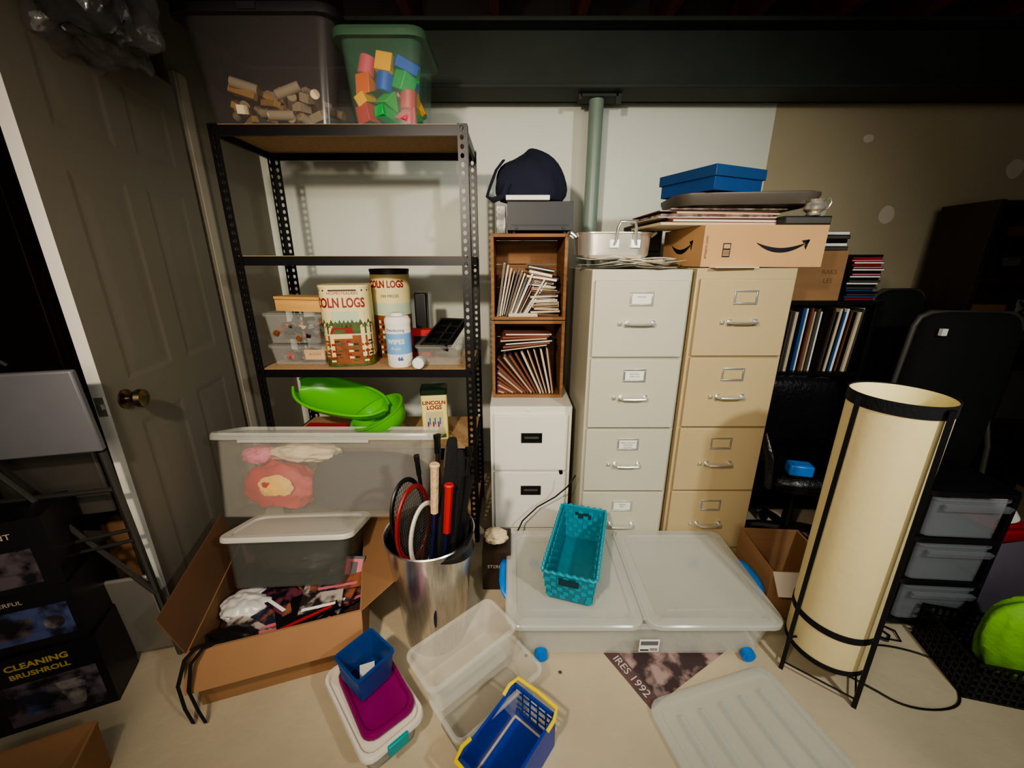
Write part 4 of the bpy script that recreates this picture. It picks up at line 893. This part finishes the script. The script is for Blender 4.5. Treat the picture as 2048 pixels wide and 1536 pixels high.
# ------------------------------------------------------------------ left pile
zz = 0
for i, (h, a, dx) in enumerate(((.27, 23, 0), (.20, 21, -.01), (.22, 25, -.015))):
    b = B(); w, d = .34, .14
    b.box(0, w, 0, d, 0, h, 0)
    if i == 0:
        b.at((w * .60, -.0008, h * .86)).text('CLEANING', .028, 1, ex=.0003, bold=.0008); b.at((w * .60, -.0008, h * .74)).text('BRUSHROLL', .024, 1, ex=.0003, bold=.0006)
        b.at(); b.box(.10, .32, -.001, 0, .02, .17, 2); b.box(.13, .20, -.0016, -.001, .05, .13, 5, bx=.015); b.box(.22, .29, -.0016, -.001, .04, .14, 4, bx=.02)
    elif i == 1:
        b.box(.10, .32, -.001, 0, .03, .14, 5); b.at((w * .55, -.0008, h * .83)).text('POWERFUL', .018, 3, ex=.0003); b.at(); b.box(.14, .24, -.0016, -.001, .05, .11, 2, bx=.02); b.cyl((.28, -.003, .08), (.28, 0, .08), .022, seg=20, mi=4)
    else:
        b.at((w * .7, -.0008, h * .8)).text('GIANT', .024, 3, ex=.0003); b.at(); b.box(.05, .30, -.001, 0, .02, .13, 2); b.box(.12, .20, -.0016, -.001, .04, .11, 5, bx=.02)
    b.at(); fin(b, 'product_carton', [M_black_carton, mat('carton_yellow', (190, 162, 44), .5), mat('carton_print', (96, 86, 92), .4, ns=14, col2=(28, 26, 34)), M_paper2, mat('carton_gray', (130, 124, 120), .4, ns=18, col2=(50, 46, 50)), mat('carton_blue', (76, 86, 130), .4, ns=14, col2=(32, 32, 50))], loc=(-1.262 + dx - w * cos(radians(a)), .912 - w * sin(radians(a)), zz), rot=(0, 0, a), label=['black printed appliance carton with yellow lettering', 'black printed carton with a blue picture', 'black printed carton on top of the carton stack'][i], cat='box', group='stacked black cartons', smooth=False)
    zz += h + .001
t = thing('folding_chair', 'gray metal folding chair folded upright behind the cartons', 'chair', (-1.30, 1.04, 0), (4, 0, 14))
b = B(); b.box(-.20, .135, -.01, .01, .84, 1.08); fin(b, 'backrest', M_grayboard, t, bevel=.005)
b = B(); b.box(-.16, .10, -.008, .008, .03, .36); fin(b, 'seat_or_floor_panel', M_floorpanel, t, (0, .02, 0), bevel=.01)  # added pale panel standing in for the brightly lit floor here
b = B()
b.tube([(-.19, 0, .01), (-.19, .015, .83)], .01, 8); b.tube([(.115, 0, .01), (.115, .015, .83)], .01, 8); b.tube([(-.19, .015, .70), (.115, .015, .70)], .008, 8); b.tube([(-.19, .0, .52), (.115, .0, .56)], .006, 8); b.tube([(-.19, .0, .48), (.115, .0, .52)], .006, 8); b.tube([(-.15, .012, .83), (.115, .0, .30)], .008, 8); fin(b, 'legs', M_tubegray, t)
t = thing('folding_chair', 'dark seat folding chair stacked behind the gray one', 'chair', (-1.36, 1.10, 0), (2, 0, 14))
b = B(); b.box(-.18, .08, -.008, .008, .58, .80); fin(b, 'seat_or_floor_panel', M_grayd, t, bevel=.006)
b = B(); b.tube([(-.18, 0, .01), (-.18, .01, .9)], .009, 8); b.tube([(.09, 0, .01), (.09, .01, .80)], .009, 8); fin(b, 'legs', M_tubegray, t)
b = B(); b.box(0, .14, 0, .10, 0, .46); b.box(0, .141, .045, .055, .46, .461); fin(b, 'brown_box', M_card, loc=(-1.45, 1.18, 0), rot=(0, 0, 10), label='narrow brown box behind the folded chairs', cat='box')
for k in range(2):
    b = B(); b.tube([(-.16, 0, 0), (-.14, -.01, .03), (-.08, -.012, .045), (-.02, -.01, .03), (0, 0, 0)], .005, 8); fin(b, 'wire_loop', M_tubegray, loc=(-1.36 - .02 * k, 1.03 - .015 * k, 1.082 + .002 * k), rot=(0, 0, 14), label='thin metal wire handle above the gray panel', cat='wire', group='wire loops')
b = B(); tub(b, .28, .26, .16, .97, .004, .004, .002, n=1); fin(b, 'open_carton', M_card, loc=(-1.20, .58, 0), rot=(0, 0, 24), label='light brown open carton on the floor before the stack', cat='box', smooth=False)
t = thing('wardrobe', 'dark wooden wardrobe in the unlit room beyond the door', 'wardrobe', (-2.45, 1.75, 0))
b = B(); b.box(-.5, .45, 0, .5, 0, 1.7); fin(b, 'carcass', M_brownw, t)
for s_ in (-1, 1):
    b = B(); b.box(0, .44, -.02, 0, .05, 1.65); fin(b, 'door', M_brownw, t, (-.48 if s_ < 0 else -.02, 0, 0), bevel=.003)

# clutter behind the can
b = B(); b.box(0, .12, 0, .16, 0, .19, 0); b.at((.06, -.0008, .12)).text('STEREO', .022, 1, ex=.0003)
b.at(); fin(b, 'dark_carton', [M_brownw, M_paper2], loc=(-.125, 1.36, 0), label='dark brown printed carton behind the trash can', cat='box', smooth=False)
b = B(); b.crumple((0, 0, 0), (.05, .04, .03), .25, 2, 17); fin(b, 'crumpled_paper', M_paper2, loc=(-.07, 1.44, .212), label='crumpled paper on the dark carton', cat='paper')
b = B(); b.tube([(.275, 1.52, .46), (.25, 1.56, .38), (.2, 1.60, .30), (.12, 1.61, .24), (.05, 1.60, .17), (.0, 1.58, .06), (.0, 1.55, .004)], .0035, 6); fin(b, 'black_cable', M_rubber, label='black cable draped before the white filing cabinet', cat='cord')
b = B(); b.box(0, .55, 0, .3, 0, .3); fin(b, 'storage_box', M_cardd, loc=(-.80, 1.70, .1005), label='brown box on the bottom shelf', cat='box')
for i, (x, y) in enumerate(((.165, 1.0), (.55, .98), (.05, 1.06))):
    b = B(); b.crumple((0, 0, 0), (.006, .005, .004), .4, 3, i, sub=2); fin(b, 'debris', M_grayd, loc=(x, y, .003), label='tiny crumb of debris on the concrete floor', cat='debris', group='debris on the floor')

# ------------------------------------------------------------------ lights
def light(kind, loc, power, col, size=.06, target=None, spot=None, blend=.6):
    l = bpy.data.lights.new('lamp', kind); l.energy = power; l.color = col
    if kind in ('POINT', 'SPOT'): l.shadow_soft_size = size
    if kind == 'SPOT': l.spot_size = radians(spot); l.spot_blend = blend
    if kind == 'AREA': l.size = size
    o = bpy.data.objects.new('room_or_fill_light', l); C.objects.link(o); o.location = loc
    if target: o.rotation_euler = (Vector(target) - Vector(loc)).to_track_quat('-Z', 'Y').to_euler()
    return o
light('SPOT', (-.50, -.25, 1.88), 150, (1.0, .85, .68), .05, (-.20, 2.0, .80), 94, .9)
light('SPOT', (1.25, -.45, 2.02), 112, (.96, 1.0, .95), .06, (.55, 1.9, .60), 94, .9)
w = bpy.data.worlds.new('world'); SC.world = w; w.use_nodes = True
w.node_tree.nodes['Background'].inputs[0].default_value = (1, .9, .75, 1); w.node_tree.nodes['Background'].inputs[1].default_value = .04
light('AREA', (0.0, -1.1, 1.7), 24, (1, .90, .76), 1.4, (0, 2.5, 1.3))  # added broad fill behind the camera; no fixture hangs there
light('AREA', (0.2, .2, 2.3), 4, (1, .95, .85), 1.0, (0.2, .9, 0))  # added weak overhead fill, not a fixture of the room
try: SC.view_settings.look = 'AgX - Medium High Contrast'
except Exception as e: print(e)
# ------------------------------------------------------------------ camera
cam = bpy.data.cameras.new('camera'); cam.sensor_width = 36; cam.lens = 790 / 2048 * 36; cam.clip_start = .02
co = bpy.data.objects.new('camera', cam); C.objects.link(co); co.location = (0, 0, 1.35); co.rotation_euler = (radians(90 - 17.3), 0, 0)
SC.camera = co
